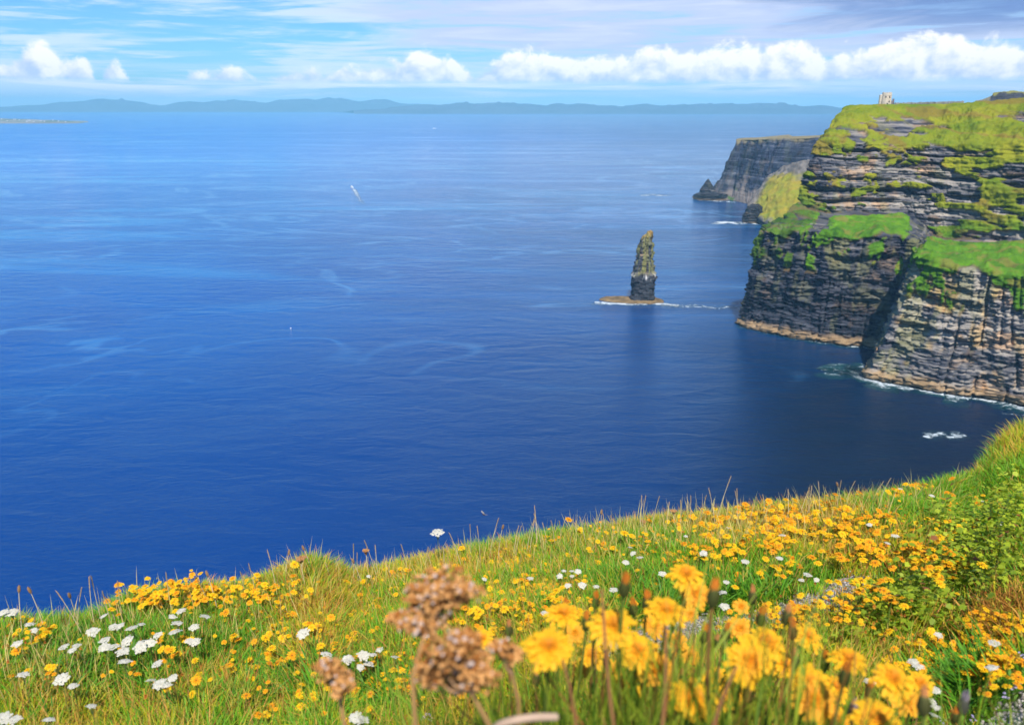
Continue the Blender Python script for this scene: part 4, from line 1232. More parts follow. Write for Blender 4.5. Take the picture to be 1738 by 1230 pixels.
def build_grass():
    Vs, Qs, Ts, Cs, n0 = [], [], [], [], 0

    def put(a):
        nonlocal n0
        V, Q, T, C = a
        Vs.append(V); Qs.append(Q + n0); Ts.append(T + n0); Cs.append(C); n0 += len(V)

    # fine meadow grass
    n = 330000
    x, y, r, ph = scatter(n, 0.75, 0.30)
    pd = path_dist(x, y) + (fbm(x / .10, y / .10, o=3, seed=421) - .5) * .20
    keep = (pd > -0.012)
    lc = zone(x, y, 1640, 990, 110, 90)
    keep &= RNG.random(n) > 0.55 * lc
    keep &= RNG.random(n) < np.clip(0.35 + r / 3.2, 0, 1)
    bare = zone(x, y, 245, 1200, 55, 22)
    keep &= RNG.random(n) > 0.9 * bare
    x, y, r, ph = x[keep], y[keep], r[keep], ph[keep]; pd = pd[keep]; n = len(x)
    big = fbm(x / 0.55, y / 0.55, o=4, seed=422); sm = fbm(x / 0.12, y / 0.12, o=3, seed=423)
    green = ss(0.30, 0.62, big + (sm - 0.5) * 0.6 + 0.28 * zone(x, y, 1200, 1010, 230, 60) + 0.25 * zone(x, y, 1560, 880, 130, 40) + 0.24 * zone(x, y, 250, 1130, 260, 90)
               + 0.3 * zone(x, y, 1690, 830, 60, 60) + 0.2 * zone(x, y, 640, 1190, 110, 50) + 0.2 * zone(x, y, 1640, 1180, 120, 50)
               - 0.30 * zone(x, y, 800, 970, 260, 50) - 0.22 * zone(x, y, 1330, 900, 170, 45) - 0.38 * zone(x, y, 540, 1060, 90, 60) - 0.3 * zone(x, y, 1710, 745, 50, 40) - 0.2 * zone(x, y, 330, 1010, 120, 22))
    u = RNG.random(n)
    kind = np.where(u < 0.24 + 0.64 * green, 0, np.where(u < 0.80 + 0.17 * green, 1, 2))
    g1 = lerp(np.array([.070, .220, .006]), np.array([.200, .430, .014]), RNG.random(n)[:, None])
    g2 = lerp(np.array([.320, .400, .010]), np.array([.560, .500, .022]), RNG.random(n)[:, None])
    g3 = lerp(np.array([.660, .430, .080]), np.array([.520, .220, .035]), RNG.random(n)[:, None])
    c = np.where((kind == 0)[:, None], g1, np.where((kind == 1)[:, None], g2, g3))
    tip = np.where((kind == 0)[:, None], c * 1.25, c * np.array([1.25, 1.12, 1.1]))
    L = RNG.uniform(0.050, 0.130, n) * (0.75 + 0.6 * big) * np.where(kind == 2, 1.1, 1.0)
    L *= np.where(pd < 0.06, 0.6, 1.0) * (0.85 + 0.45 * zone(x, y, 1715, 760, 60, 60)) * (1 + 0.5 * zone(x, y, 530, 955, 30, 22))
    W = RNG.uniform(0.0018, 0.0036, n) * (0.8 + 0.14 * r)
    put(blades(x, y, L, W, RNG.uniform(0.15, 0.95, n), c * 0.85, tip))
    # grass out to the sides of the view
    for a0, a1, m in ((.72, 1.55, 90000), (-1.25, -.66, 30000)):
        x, y, r, ph = scatter(m, 0.45, 0.25, a0, a1)
        k = r < 6; x, y = x[k], y[k]; n = len(x)
        gk = RNG.random(n)[:, None]
        c = np.where(RNG.random(n)[:, None] < .6, lerp(np.array([.070, .220, .006]), np.array([.200, .430, .014]), gk), lerp(np.array([.320, .400, .010]), np.array([.560, .500, .022]), gk))
        put(blades(x, y, RNG.uniform(.05, .13, n), RNG.uniform(.0022, .0044, n), RNG.uniform(.15, .95, n), c * .85, c * 1.15))
    # rusty dry growth
    for cx, cy, rx, ry, m in ((545, 1060, 90, 60, 4200), (340, 1150, 120, 50, 1200), (880, 1000, 160, 40, 1800), (1310, 900, 150, 34, 1800), (1700, 1060, 50, 50, 900), (480, 1000, 120, 24, 1500), (40, 1070, 50, 24, 500), (700, 1120, 70, 60, 900)):
        qs = [hit(RNG.normal(cx, rx * .6), RNG.normal(cy, ry * .6)) for i in range(m // 5)]
        qs = np.array([q for q in qs if q is not None])
        xx = np.repeat(qs[:, 0], 5) + RNG.normal(0, .012, len(qs) * 5); yy = np.repeat(qs[:, 1], 5) + RNG.normal(0, .012, len(qs) * 5)
        cc = lerp(np.array([.30, .10, .02]), np.array([.66, .34, .05]), RNG.random(len(xx))[:, None])
        put(blades(xx, yy, RNG.uniform(.05, .12, len(xx)), RNG.uniform(.0016, .0030, len(xx)), RNG.uniform(.1, 1.0, len(xx)), cc, cc * 1.1))
    # broad leaved dark green tufts
    for (cx, cy, rx, ry, m) in ((120, 1130, 150, 70, 260), (330, 1130, 120, 60, 170), (470, 1170, 120, 50, 110), (1230, 1030, 140, 26, 150), (1060, 1010, 90, 25, 50), (1640, 1185, 90, 35, 90), (1560, 880, 120, 40, 70),
                                (640, 1200, 110, 25, 60), (900, 1010, 250, 70, 60)):
        for i in range(m):
            q = hit(RNG.normal(cx, rx * 0.6), RNG.normal(cy, ry * 0.6))
            if q is None or path_dist(q[0], q[1]) < 0.03: continue
            k = RNG.integers(9, 22)
            xx, yy = q[0] + RNG.normal(0, .012, k), q[1] + RNG.normal(0, .012, k)
            cc = lerp(np.array([.030, .140, .006]), np.array([.140, .360, .014]), np.clip(RNG.random(k) * 0.6 + 0.4 * RNG.random(), 0, 1)[:, None])
            put(blades(xx, yy, RNG.uniform(.05, .13, k), RNG.uniform(.003, .007, k), RNG.uniform(.35, 1.1, k), cc, cc * 1.2))
    # thin straw stems all through the meadow
    x, y, r, ph = scatter(16000, 1.1, 0.05)
    k = path_dist(x, y) > .03; x, y = x[k], y[k]; n = len(x)
    c = lerp(np.array([.56, .34, .09]), np.array([.42, .46, .06]), RNG.random(n)[:, None]); rd = RNG.random(n) < .18; c[rd] = (.42, .17, .05)
    put(blades(x, y, RNG.uniform(.08, .15, n), np.full(n, .0020), RNG.uniform(.05, .55, n), c, c * 1.1))
    # tall pale bents standing over the lip
    m = 9000
    x, y, r, ph = scatter(m * 3, 0.97, 0.10)
    R = np.interp(ph, PHI, R_P)
    k = (r > R - 0.55) & (RNG.random(m * 3) < 0.30 + 0.6 * zone(x, y, 900, 900, 500, 60))
    x, y = x[k], y[k]; n = len(x)
    c = lerp(np.array([.66, .50, .20]), np.array([.50, .50, .12]), RNG.random(n)[:, None])
    put(blades(x, y, np.where(RNG.random(n) < .5, RNG.uniform(.06, .13, n), RNG.uniform(.10, .19, n)), RNG.uniform(.0020, .0032, n), RNG.uniform(.05, .45, n), c, c * np.array([1.3, 1.2, 1.2])))
    # the stand of stems and leaves round the near flowers
    n = 5200
    x = RNG.normal(0.14, 0.25, n); y = RNG.normal(0.66, 0.13, n)
    k = (y > 0.42) & (RNG.random(n) < 1.0); x, y = x[k], y[k]; n = len(x)
    c = lerp(np.array([.080, .180, .010]), np.array([.34, .40, .025]), RNG.random(n)[:, None]); br = RNG.random(n) < 0.12
    c[br] = (.30, .13, .03)
    put(blades(x, y, RNG.uniform(.16, .36, n), RNG.uniform(.0012, .0034, n), RNG.uniform(.05, .6, n), c * 0.8, c * 1.1))
    n = 260                                  # stout upright stems without heads
    x = RNG.normal(0.15, 0.24, n); y = np.maximum(0.56, RNG.normal(0.68, 0.08, n))
    c = lerp(np.array([.085, .16, .012]), np.array([.24, .32, .03]), RNG.random(n)[:, None])
    put(blades(x, y, RNG.uniform(.20, .34, n), RNG.uniform(.0020, .0036, n), RNG.uniform(.02, .22, n), c * 0.8, c * 1.1))
    me = mesh_from('grass', np.concatenate(Vs), [np.concatenate(Qs), np.concatenate(Ts)], M_LEAF, np.concatenate(Cs), smooth=False)
    tag(link('grass', me), 'rough meadow grass, green and straw coloured, covering the cliff top', 'grass', kind='stuff')


build_grass()


def build_leafy_cover():
    """lobed leaves of the low bushy plants on the right"""
    ang = np.radians([90, 60, 48, 30, 12, -10, -35, -60, -90, -120, -145, -170, 168, 150, 132, 120])
    rad = np.array([1.0, .62, .85, .50, .80, .45, .62, .40, .30, .40, .62, .45, .80, .50, .85, .62])
    base = np.c_[np.cos(ang) * rad, np.sin(ang) * rad + 0.25, np.zeros(16)]
    base[:, 2] = -0.16 * (base[:, 0] ** 2 + base[:, 1] ** 2) + 0.05 * np.cos(ang * 5)
    proto = np.r_[[[0, .1, .0]], base]
    F = np.array([(0, 1 + j, 1 + (j + 1) % 16) for j in range(16)])[:, ::-1]
    spots = []
    for cx, cy, rx, ry, m, hh in ((1640, 985, 80, 60, 1500, .16), (1700, 930, 45, 60, 800, .20), (1530, 1050, 80, 34, 1000, .08), (1450, 1090, 70, 24, 420, .05), (1610, 905, 55, 22, 300, .10), (1250, 1025, 120, 24, 150, .05)):
        for i in range(m):
            q = hit(RNG.normal(cx, rx * .62), RNG.normal(cy, ry * .62))
            if q is not None and path_dist(q[0], q[1]) > 0.02: spots.append((q[0], q[1], RNG.random() ** 0.6 * hh))
    s = np.array(spots); n = len(s)
    dens = fbm(s[:, 0] / .16, s[:, 1] / .16, o=3, seed=431)
    s[:, 2] *= ss(0.30, 0.60, dens) * 1.2 + 0.1
    sz = RNG.uniform(.007, .016, n)
    yaw = RNG.uniform(0, 2 * np.pi, n); tx, ty = RNG.normal(0, .45, n), RNG.normal(-.25, .4, n)
    p = proto[None] * sz[:, None, None]
    cy_, sy_ = np.cos(yaw)[:, None], np.sin(yaw)[:, None]
    x, y, z = p[..., 0] * cy_ - p[..., 1] * sy_, p[..., 0] * sy_ + p[..., 1] * cy_, p[..., 2]
    y, z = y * np.cos(ty)[:, None] - z * np.sin(ty)[:, None], y * np.sin(ty)[:, None] + z * np.cos(ty)[:, None]
    x, z = x * np.cos(tx)[:, None] - z * np.sin(tx)[:, None], x * np.sin(tx)[:, None] + z * np.cos(tx)[:, None]
    V = np.stack([x + s[:, 0:1], y + s[:, 1:2], z + (EYE + ground_z(s[:, 0], s[:, 1]) + s[:, 2] + .012)[:, None]], -1)
    c = lerp(np.array([.080, .200, .008]), np.array([.50, .58, .030]), np.clip(RNG.random(n) * .8 + (s[:, 2] / .2) * .4, 0, 1)[:, None])
    red = RNG.random(n) < 0.03; c[red] = (.34, .13, .04)
    C = np.repeat(c[:, None], 17, 1) * np.r_[0.85, np.ones(16)][None, :, None]
    FF = (np.arange(n)[:, None, None] * 17 + F[None]).reshape(-1, 3)
    me = mesh_from('leafy_ground_cover', V.reshape(-1, 3), FF, M_LEAF, C.reshape(-1, 3), smooth=False)
    tag(link('leafy_ground_cover', me), 'low bushy mass of lobed yellow green leaves on the right of the meadow', 'leafy plants', kind='stuff')


build_leafy_cover()


# ------------------------------------------------------------------ flowers
def petal_ring(g, n, r0, r1, w, lift0, lift1, droop, col0, col1, rng, z=0.0, jit=0.12, seg=4):
    """n strap petals, toothed at the tip"""
    for i in range(n):
        a = (i + rng.uniform(-.3, .3)) / n * 2 * math.pi
        L = (r1 - r0) * rng.uniform(1 - jit, 1 + jit * 0.6); ww = w * rng.uniform(.85, 1.1)
        up = rng.uniform(lift0, lift1)
        V, C = [], []
        ca, sa = math.cos(a), math.sin(a)
        for k in range(seg + 1):
            t = k / seg
            rr = r0 + L * t; zz = z + L * (up * t - droop * t * t)
            hw = ww * (0.45 + 0.55 * min(1, t * 1.8)) * (1.0 if k < seg else 0.86) / 2
            cup = hw * 0.35
            for sgn, dz in ((-1, cup), (0, 0), (1, cup)):
                rx = rr - (0.0 if k < seg or sgn == 0 else -0.0)
                V.append((rx * ca - sgn * hw * sa, rx * sa + sgn * hw * ca, zz + dz))
                C.append(lerp(np.array(col0), np.array(col1), t))
        tipr = r0 + L * 1.06
        o = len(V)
        for sgn in (-0.62, 0.62):
            V.append((tipr * ca - sgn * hw * sa, tipr * sa + sgn * hw * ca, zz)); C.append(np.array(col1))
        F4 = [(k * 3 + j, k * 3 + j + 1, k * 3 + 4 + j, k * 3 + 3 + j) for k in range(seg) for j in range(2)]
        g.add(V, F4, np.array(C))
        b = g.n - len(V) + seg * 3
        g.T.append(np.array([(b, b + 1, g.n - 2), (b + 1, b + 2, g.n - 1)]))


YEL0, YEL1 = (.86, .36, .012), (.93, .52, .018)


def near_flower_meshes(rng, orange=False):
    c0, c1 = (YEL0, YEL1) if not orange else ((.82, .30, .02), (.90, .45, .028))
    g = Geo()
    petal_ring(g, 18, .003, .0208, .0056, .02, .34, .34, c0, c1, rng, 0, .24)
    petal_ring(g, 16, .002, .0168, .0050, .20, .50, .34, c0, c1, rng, .001, .22)
    petal_ring(g, 13, .001, .0118, .0042, .35, .70, .36, c0, lerp(np.array(c0), np.array(c1), .6), rng, .0015)
    pet = g.mesh('petals', M_PETAL, True)
    g = Geo()
    petal_ring(g, 14, .0002, .0068, .0030, .6, 1.2, .3, (.66, .22, .01), (.80, .34, .012), rng, .002)
    cen = g.mesh('flower_centre', M_PETAL, True)
    g = Geo()
    g.tube([(0, 0, -.013), (0, 0, -.011), (0, 0, -.006), (0, 0, -.0025), (0, 0, -.0010)], [.0022, .0042, .0055, .0058, .0060], np.array([(.050, .085, .020), (.045, .075, .020), (.060, .085, .020), (.075, .10, .02), (.09, .12, .02)]), 12)
    for i in range(14):
        a = i / 14 * 2 * math.pi
        g.tube([(.0050 * math.cos(a), .0050 * math.sin(a), -.010), (.0066 * math.cos(a), .0066 * math.sin(a), -.004), (.0074 * math.cos(a), .0074 * math.sin(a), .0005)], [.0008, .0011, .0003], (.040, .055, .018), 4)
    cup = g.mesh('calyx', M_STEM, True)
    return pet, cen, cup


def bud_meshes(rng, tipc, cupc):
    g = Geo()
    g.tube([(0, 0, -.016), (0, 0, -.012), (0, 0, -.004), (0, 0, .003), (0, 0, .008)], [.0022, .0052, .0060, .0050, .0040], np.array([cupc, cupc, np.array(cupc) * 1.1, np.array(cupc) * 1.2, np.array(cupc) * 1.3]), 12)
    for i in range(12):
        a = i / 12 * 2 * math.pi
        g.tube([(.0052 * math.cos(a), .0052 * math.sin(a), -.012), (.0064 * math.cos(a), .0064 * math.sin(a), -.003), (.0050 * math.cos(a), .0050 * math.sin(a), .006)], [.0007, .0010, .0003], np.array(cupc) * .7, 4)
    cup = g.mesh('calyx', M_STEM)
    g = Geo()
    for i in range(11):
        a = i / 11 * 2 * math.pi + rng.uniform(-.2, .2); q = rng.uniform(.0015, .0045)
        g.tube([(.003 * math.cos(a), .003 * math.sin(a), .003), (q * math.cos(a), q * math.sin(a), .012), (q * .8 * math.cos(a), q * .8 * math.sin(a), .0175 + rng.uniform(-.003, .003))], [.0012, .0016, .0005], np.array(tipc) * rng.uniform(.8, 1.1), 5)
    tip = g.mesh('petals', M_PETAL)
    return tip, cup


def stem_mesh(L, bend, rng, r=.0016, col=(.13, .19, .025), leaf=False):
    g = Geo()
    t = np.linspace(0, 1, 12)
    pts = np.c_[bend[0] * t ** 2 * L, bend[1] * t ** 2 * L, -L * t]
    cc = lerp(np.array(col), np.array(col) * np.array([1.0, .8, .9]), t[:, None])
    g.tube(pts, np.linspace(r * .9, r * 1.25, 12), cc, 7)
    return g.mesh('stem', M_STEM)


NR = np.random.default_rng(21)
NEAR_PROTO = [near_flower_meshes(NR) for i in range(4)] + [near_flower_meshes(NR, True) for i in range(2)]
BUD_PROTO = [bud_meshes(NR, (.78, .26, .03), (.085, .095, .022)), bud_meshes(NR, (.70, .30, .10), (.10, .10, .03)), bud_meshes(NR, (.34, .28, .32), (.10, .10, .07))]


def near_point(px, py, slant):
    d = ray(px, py); return np.array([0, 0, EYE]) + d / np.linalg.norm(d) * slant


# px, py, width in photo pixels, tilt toward the viewer (deg), sideways tilt, kind, label
NEAR = [
    (1164, 975, 58, 14, 0, 0, 'yellow flower at the very top of the near clump, above a drooping orange one'),
    (1181, 1006, 50, 38, 14, 4, 'orange yellow flower tilted down just under the topmost yellow flower'),
    (1040, 1062, 72, 22, 8, 1, 'wide yellow flower crossed by a thin brown stem, left of the centre of the clump'),
    (1132, 1036, 62, 12, 0, 2, 'pale yellow flower behind a dark bud in front of the grey path'),
    (1110, 1060, 40, 40, -18, 5, 'small drooping orange flower against the grey path'),
    (1083, 1104, 64, 26, -4, 3, 'yellow flower overlapping an orange yellow one below it, left of the gravel'),
    (1114, 1134, 62, 36, 10, 4, 'orange yellow flower half hidden below a bright yellow one, left of the gravel'),
    (1300, 1091, 62, 24, 0, 0, 'yellow flower behind the open one that shows its orange centre'),
    (1273, 1121, 68, 44, -6, 1, 'open flower facing the viewer with a deep orange centre'),
    (1370, 1080, 46, 20, 16, 2, 'yellow flower to the right of a tall dark bud at the path edge'),
    (1176, 1185, 68, 20, -6, 1, 'yellow flower low in the clump with grass close below it'),
    (1375, 1160, 62, 26, 0, 3, 'yellow flower stacked directly above another, right part of the clump'),
    (1384, 1189, 66, 42, 4, 4, 'orange yellow flower under another one, right part of the clump'),
    (932, 1098, 82, 16, 0, 0, 'largest yellow flower, flat and wide, at the left of the clump'),
    (957, 1042, 58, 8, 4, 3, 'yellow flower behind two dark bud cups at the upper left of the clump'),
    (976, 1073, 36, 44, 10, 5, 'folded orange flower just right of and above the largest flower'),
    (819, 1083, 38, 22, 0, 2, 'yellow flower partly behind the brown seed heads'),
    (985, 1137, 32, 52, 12, 5, 'small half closed orange flower below the largest flower'),
    (1515, 1152, 60, 18, 2, 0, 'yellow flower at the right end of the clump above an orange one'),
    (1536, 1187, 48, 42, 12, 4, 'orange flower hanging at the right end of the clump'),
    (1488, 1221, 66, 20, 0, 1, 'yellow flower cut by the bottom edge, right of the centre'),
    (1425, 1226, 52, 30, 0, 3, 'flower cut by the bottom edge, left of the other one there'),
    (1441, 1118, 54, 6, 0, 2, 'flat side lit yellow flower between the clump and the leafy plants'),
    (1171, 1112, 30, 48, 0, 5, 'round orange closed flower in front of the gravel'),
    (1172, 1041, 26, 50, 6, 5, 'small orange closing flower on a long green stem before the path'),
    (1256, 1066, 38, 30, -10, 5, 'shaggy orange flower behind the buds to the right of the gravel'),
    (1258, 1029, 26, 36, -6, 4, 'little orange flower standing at the far edge of the path'),
    (1040, 1140, 40, 30, 0, 4, 'yellow orange flower low among stems between the two big ones'),
    (1005, 1112, 46, 18, -8, 2, 'yellow flower low between the largest flower and the wide one crossed by a stem'),
    (1062, 1166, 50, 26, 6, 1, 'golden flower deep among the stems below the left hand pair of flowers'),
    (1212, 1150, 44, 20, -10, 0, 'yellow flower between the round orange one and the open orange centred one'),
    (1146, 1088, 42, 30, 4, 4, 'golden orange flower in front of the gravel between two green stems'),
    (1332, 1128, 46, 16, 8, 2, 'yellow flower edge on, right of the open orange centred flower'),
    (1242, 1182, 48, 24, 0, 3, 'yellow flower low down between the two right hand groups'),
    (1418, 1166, 44, 14, 10, 1, 'yellow flower just right of the stacked pair'),
    (1562, 1160, 40, 20, -6, 2, 'yellow flower behind the pink tipped bud at the right end'),
    (1300, 1130, 44, 24, 10, 3, 'yellow flower peeping out under the one with the orange centre'),
]


def plant_near(root_name, label, cat, group, p, tilt, side, parts, rng, scale=1.0, stem_col=(.13, .19, .025), stem_r=.0016, L=None):
    root = link(root_name, None)
    tag(root, label, cat, group)
    gz = float(ground_z(np.array(p[0] + 0.0), np.array(p[1] + .02))) + EYE
    L = max(0.12, p[2] - gz + 0.03) if L is None else L
    bend = (rng.uniform(-.14, .14), rng.uniform(-.03, .12))
    base = np.array([p[0] + bend[0] * L, p[1] + bend[1] * L, p[2] - L])
    root.location = base
    rel = p - base
    yaw = rng.uniform(0, 2 * math.pi)
    rot = __import__('mathutils').Euler((math.radians(tilt), math.radians(side), 0)).to_matrix() @ __import__('mathutils').Euler((0, 0, yaw)).to_matrix()
    e = rot.to_euler()
    main = None
    for nm, me, dz in parts:
        par = root
        o = link(nm, me, par, tuple(rel), tuple(e), (scale,) * 3)
        if nm == 'petals': main = o
        if nm == 'flower_centre' and main is not None:
            o.parent = main; o.location = (0, 0, 0); o.rotation_euler = (0, 0, 0); o.scale = (1, 1, 1)
    # stem from under the head, leaving along the head's axis
    ax = np.array(rot @ __import__('mathutils').Vector((0, 0, -1)))
    s0 = rel + ax * .012 * scale
    g = Geo(); t = np.linspace(0, 1, 14)[:, None]
    c1 = s0 + ax * L * .25
    b = (1 - t) ** 2 * s0 + 2 * t * (1 - t) * c1 + t ** 2 * np.zeros(3)
    g.tube(b, np.linspace(stem_r * .9, stem_r * 1.3, 14), lerp(np.array(stem_col), np.array(stem_col) * np.array([1.1, .75, .9]), t), 7)
    link('stem', g.mesh('stem', M_STEM), root)
    return root


def build_near_flowers():
    rng = np.random.default_rng(31)
    for (px, py, w, tilt, side, k, label) in NEAR:
        slant = 1354 * 0.040 / max(w, 42) * rng.uniform(.97, 1.03)
        sc = min(1.0, w / 42) * 1.0
        pet, cen, cup = NEAR_PROTO[k]
        p = near_point(px, py, slant)
        stem = (.13, .19, .025) if rng.random() < .9 else (.24, .12, .03)
        plant_near('yellow_flower', label, 'flower', 'near yellow flowers in the clump', p, tilt, side, [('petals', pet, 0), ('flower_centre', cen, 0), ('calyx', cup, 0)], rng, sc, stem)
    BUDS = [  # px, py of the middle, length in pixels, proto, label
        (1060, 994, 48, 0, 'tall orange tipped bud left of the topmost yellow flower'),
        (1211, 1008, 51, 0, 'tall orange tipped bud right of the topmost yellow flower'),
        (1277, 1009, 34, 1, 'olive bud standing over the far end of the path'),
        (1336, 1044, 36, 1, 'dull brown bud at the right edge of the path, higher of a pair'),
        (1345, 1068, 36, 0, 'dark green bud at the right edge of the path, lower of a pair'),
        (1098, 1020, 38, 0, 'bud with a ragged orange tip between two yellow flowers, before the green grass'),
        (1142, 1048, 34, 0, 'dark bud in front of the pale yellow flower by the path'),
        (995, 1055, 34, 0, 'thick green bud on a stout stem at the upper left of the clump'),
        (1011, 1018, 32, 0, 'brownish orange bud over the wide yellow flower on the left'),
        (1292, 1047, 38, 0, 'orange bud right of the shaggy orange flower'),
        (1233, 1074, 36, 0, 'orange topped bud at the left of the shaggy orange flower'),
        (1109, 1154, 30, 1, 'dark closed bud under the orange yellow flower left of the gravel'),
        (1193, 1186, 30, 1, 'blurred green bud in front of the lowest yellow flower'),
        (1325, 1200, 36, 1, 'soft green bud low between the two right hand groups of flowers'),
        (864, 1066, 34, 1, 'round green bud on a straight stem beside the brown seed heads'),
        (1435, 1145, 44, 0, 'dark bud with an orange crown between the stacked flowers and the leafy plants'),
        (1568, 1191, 46, 1, 'pink tipped bud standing at the right end of the clump'),
        (1636, 1193, 36, 2, 'grey violet bud standing alone in the bottom right grass'),
        (1448, 1205, 38, 2, 'grey violet bud low behind the flowers at the bottom edge'),
        (1621, 1214, 28, 0, 'small orange bud leaning at the bottom edge on the right'),
        (1009, 1165, 30, 1, 'green bud among the stems under the largest flower'),
        (1030, 1125, 32, 0, 'orange topped bud under the wide yellow flower on the left'),
        (1075, 1030, 34, 0, 'slim bud between the wide yellow flower and the drooping orange one'),
        (1160, 1150, 32, 1, 'olive bud straight above the lowest yellow flower'),
        (1195, 1075, 34, 0, 'bud with orange tip in front of the gravel, left of a paired bud'),
        (1215, 1090, 32, 1, 'closed green bud in front of the gravel, right of its pair'),
        (1272, 1175, 32, 0, 'orange tipped bud under the open orange centred flower'),
        (1350, 1120, 34, 1, 'brown bud over the stacked pair of flowers'),
        (1400, 1122, 34, 0, 'orange tipped bud between the flat yellow flower and the stacked pair'),
        (910, 1150, 32, 1, 'green bud low at the left under the largest flower'),
        (1476, 1170, 34, 0, 'dark bud with orange tip left of the right hand flowers'),
        (960, 1030, 30, 0, 'dark bud cup before the flower at the upper left of the clump'),
    ]
    for (px, py, ln, k, label) in BUDS:
        slant = 1354 * 0.034 / max(ln, 34) * .75
        p = near_point(px, py, slant)
        tip, cup = BUD_PROTO[k]
        sc = slant * ln / 1354 / .034
        plant_near('flower_bud', label, 'flower bud', 'buds in the near clump', p, rng.uniform(-8, 8), rng.uniform(-8, 8), [('petals', tip, 0), ('calyx', cup, 0)], rng, sc, (.15, .20, .03) if rng.random() < .7 else (.26, .13, .04), .0017)
    # brown leafless stems crossing the clump
    for i, (px0, py0, px1, py1, lab) in enumerate(((1022, 1000, 1050, 1225, 'thin brown stem rising past the wide yellow flower'), (1130, 1060, 1115, 1228, 'thin reddish brown stem left of the gravel'), (1250, 1130, 1222, 1228, 'bent brown stem under the open flower'),
                                                   (955, 1120, 968, 1228, 'pale brown dead stem below the largest flower'))):
        a, b = near_point(px0, py0, .66), near_point(px1, py1, .62)
        root_p = b + (b - a) * 0.8
        g = Geo(); t = np.linspace(0, 1, 16)[:, None]
        pts = a * (1 - t) + root_p * t + np.sin(t * 3.1) * np.array([.004, 0, 0]) * (1 if i % 2 else -1)
        g.tube(pts - root_p, np.linspace(.0011, .0018, 16), (.25, .105, .035), 6)
        o = link('dead_stem', g.mesh('dead_stem', M_STEM), loc=tuple(root_p))
        tag(o, lab, 'stem', 'dead stems in the near clump')
    # pale bent twig at the bottom
    g = Geo(); A, B, Cc = near_point(842, 1232, .62), near_point(880, 1214, .60), near_point(944, 1216, .62)
    t = np.linspace(0, 1, 14)[:, None]; pts = (1 - t) ** 2 * A + 2 * t * (1 - t) * B + t ** 2 * Cc
    down = np.array([near_point(842, 1232, .62) + np.array([-.01, .0, -.12])])
    g.tube(np.r_[down, pts] - A, .0028, (.52, .36, .25), 8)
    tag(link('dry_twig', g.mesh('dry_twig', M_STEM), loc=tuple(A)), 'pale bent dry twig at the bottom edge left of centre', 'twig')


build_near_flowers()


def build_seed_heads():
    rng = np.random.default_rng(41)
    heads = [
        ('large brown dried seed head rising above the others', [(752, 985, 50, 18), (715, 1008, 32, 14), (785, 1005, 34, 14), (738, 1030, 42, 14), (690, 1052, 36, 12), (752, 1012, 40, 14), (722, 1060, 34, 12)], (700, 1150), .60),
        ('lower brown dried seed head left of the largest flower', [(765, 1100, 44, 22), (745, 1130, 40, 20), (790, 1115, 42, 22), (775, 1150, 46, 18), (735, 1150, 26, 14), (815, 1148, 34, 18), (788, 1085, 26, 14)], (830, 1228), .58),
        ('small blurred brown seed head leaning on the left', [(556, 1135, 26, 14), (575, 1150, 24, 14), (583, 1165, 18, 12)], (585, 1228), .66),
        ('little brown seed head tuft beside the round green bud', [(850, 1098, 20, 12), (868, 1110, 20, 10)], (880, 1190), .64),
    ]
    for label, clusters, foot, slant in heads:
        f = near_point(foot[0], foot[1], slant)
        root_p = f + np.array([0, .01, -.10])
        root = link('dried_seed_head', None, loc=tuple(root_p)); tag(root, label, 'seed head', 'brown dried seed heads in the foreground')
        g = Geo()
        cs = [near_point(a, b, slant * (1 + rng.uniform(-.05, .05))) for a, b, rx, ry in clusters]
        mid = np.mean(cs, axis=0) * .55 + f * .45
        g.tube(np.array([root_p, f, mid]) - root_p, [.0020, .0018, .0014], (.40, .22, .08), 7)
        for c in cs:
            k = (mid * .5 + c * .5) + np.array([0, 0, -.006])
            g.tube(np.array([mid, k, c]) - root_p, [.0016, .0012, .0009], (.42, .24, .12), 6)
        link('stem', g.mesh('stem', M_STEM), root)
        for (a, b, rx, ry), c in zip(clusters, cs):
            g = Geo(); m = int(30 + rx * 1.7)
            sx, sz = rx / 1354 * slant * 1.0, ry / 1354 * slant * .95
            hub = np.array([0, 0, -1.1 * sz])
            for i in range(m):
                a_, q_ = rng.uniform(0, 6.28), math.sqrt(rng.random())
                o = np.array([q_ * math.cos(a_) * sx, q_ * math.sin(a_) * sx * .8, (1 - q_ * q_) * sz * 1.1 + rng.normal(0, .28) * sz - .2 * sz])
                r = rng.uniform(.0010, .0021)
                th = np.arange(6) / 6 * 2 * np.pi
                V = [o + np.array([0, 0, r])] + [o + r * np.array([.92 * math.cos(t + l), .92 * math.sin(t + l), h]) * (1 + rng.uniform(-.25, .25)) for l, h in ((0, .35), (.5, -.45)) for t in th] + [o - np.array([0, 0, r])]
                F = [(0, 1 + j, 1 + (j + 1) % 6) for j in range(6)] + [(1 + j, 7 + j, 1 + (j + 1) % 6) for j in range(6)] + [(7 + j, 7 + (j + 1) % 6, 1 + (j + 1) % 6) for j in range(6)] + [(13, 7 + (j + 1) % 6, 7 + j) for j in range(6)]
                col = lerp(np.array([.40, .14, .03]), np.array([.86, .45, .16]), rng.random())
                if rng.random() < .12: col = np.array([.70, .52, .42])
                g.add(V, F, col)
                g.tube([hub, (hub + o) * .5 + np.array([o[0], o[1], 0]) * .2, o], .00035, (.46, .22, .08), 3, False)
            link('seed_cluster', g.mesh('seed_cluster', M_FLUFF), root, tuple(c - root_p))


build_seed_heads()


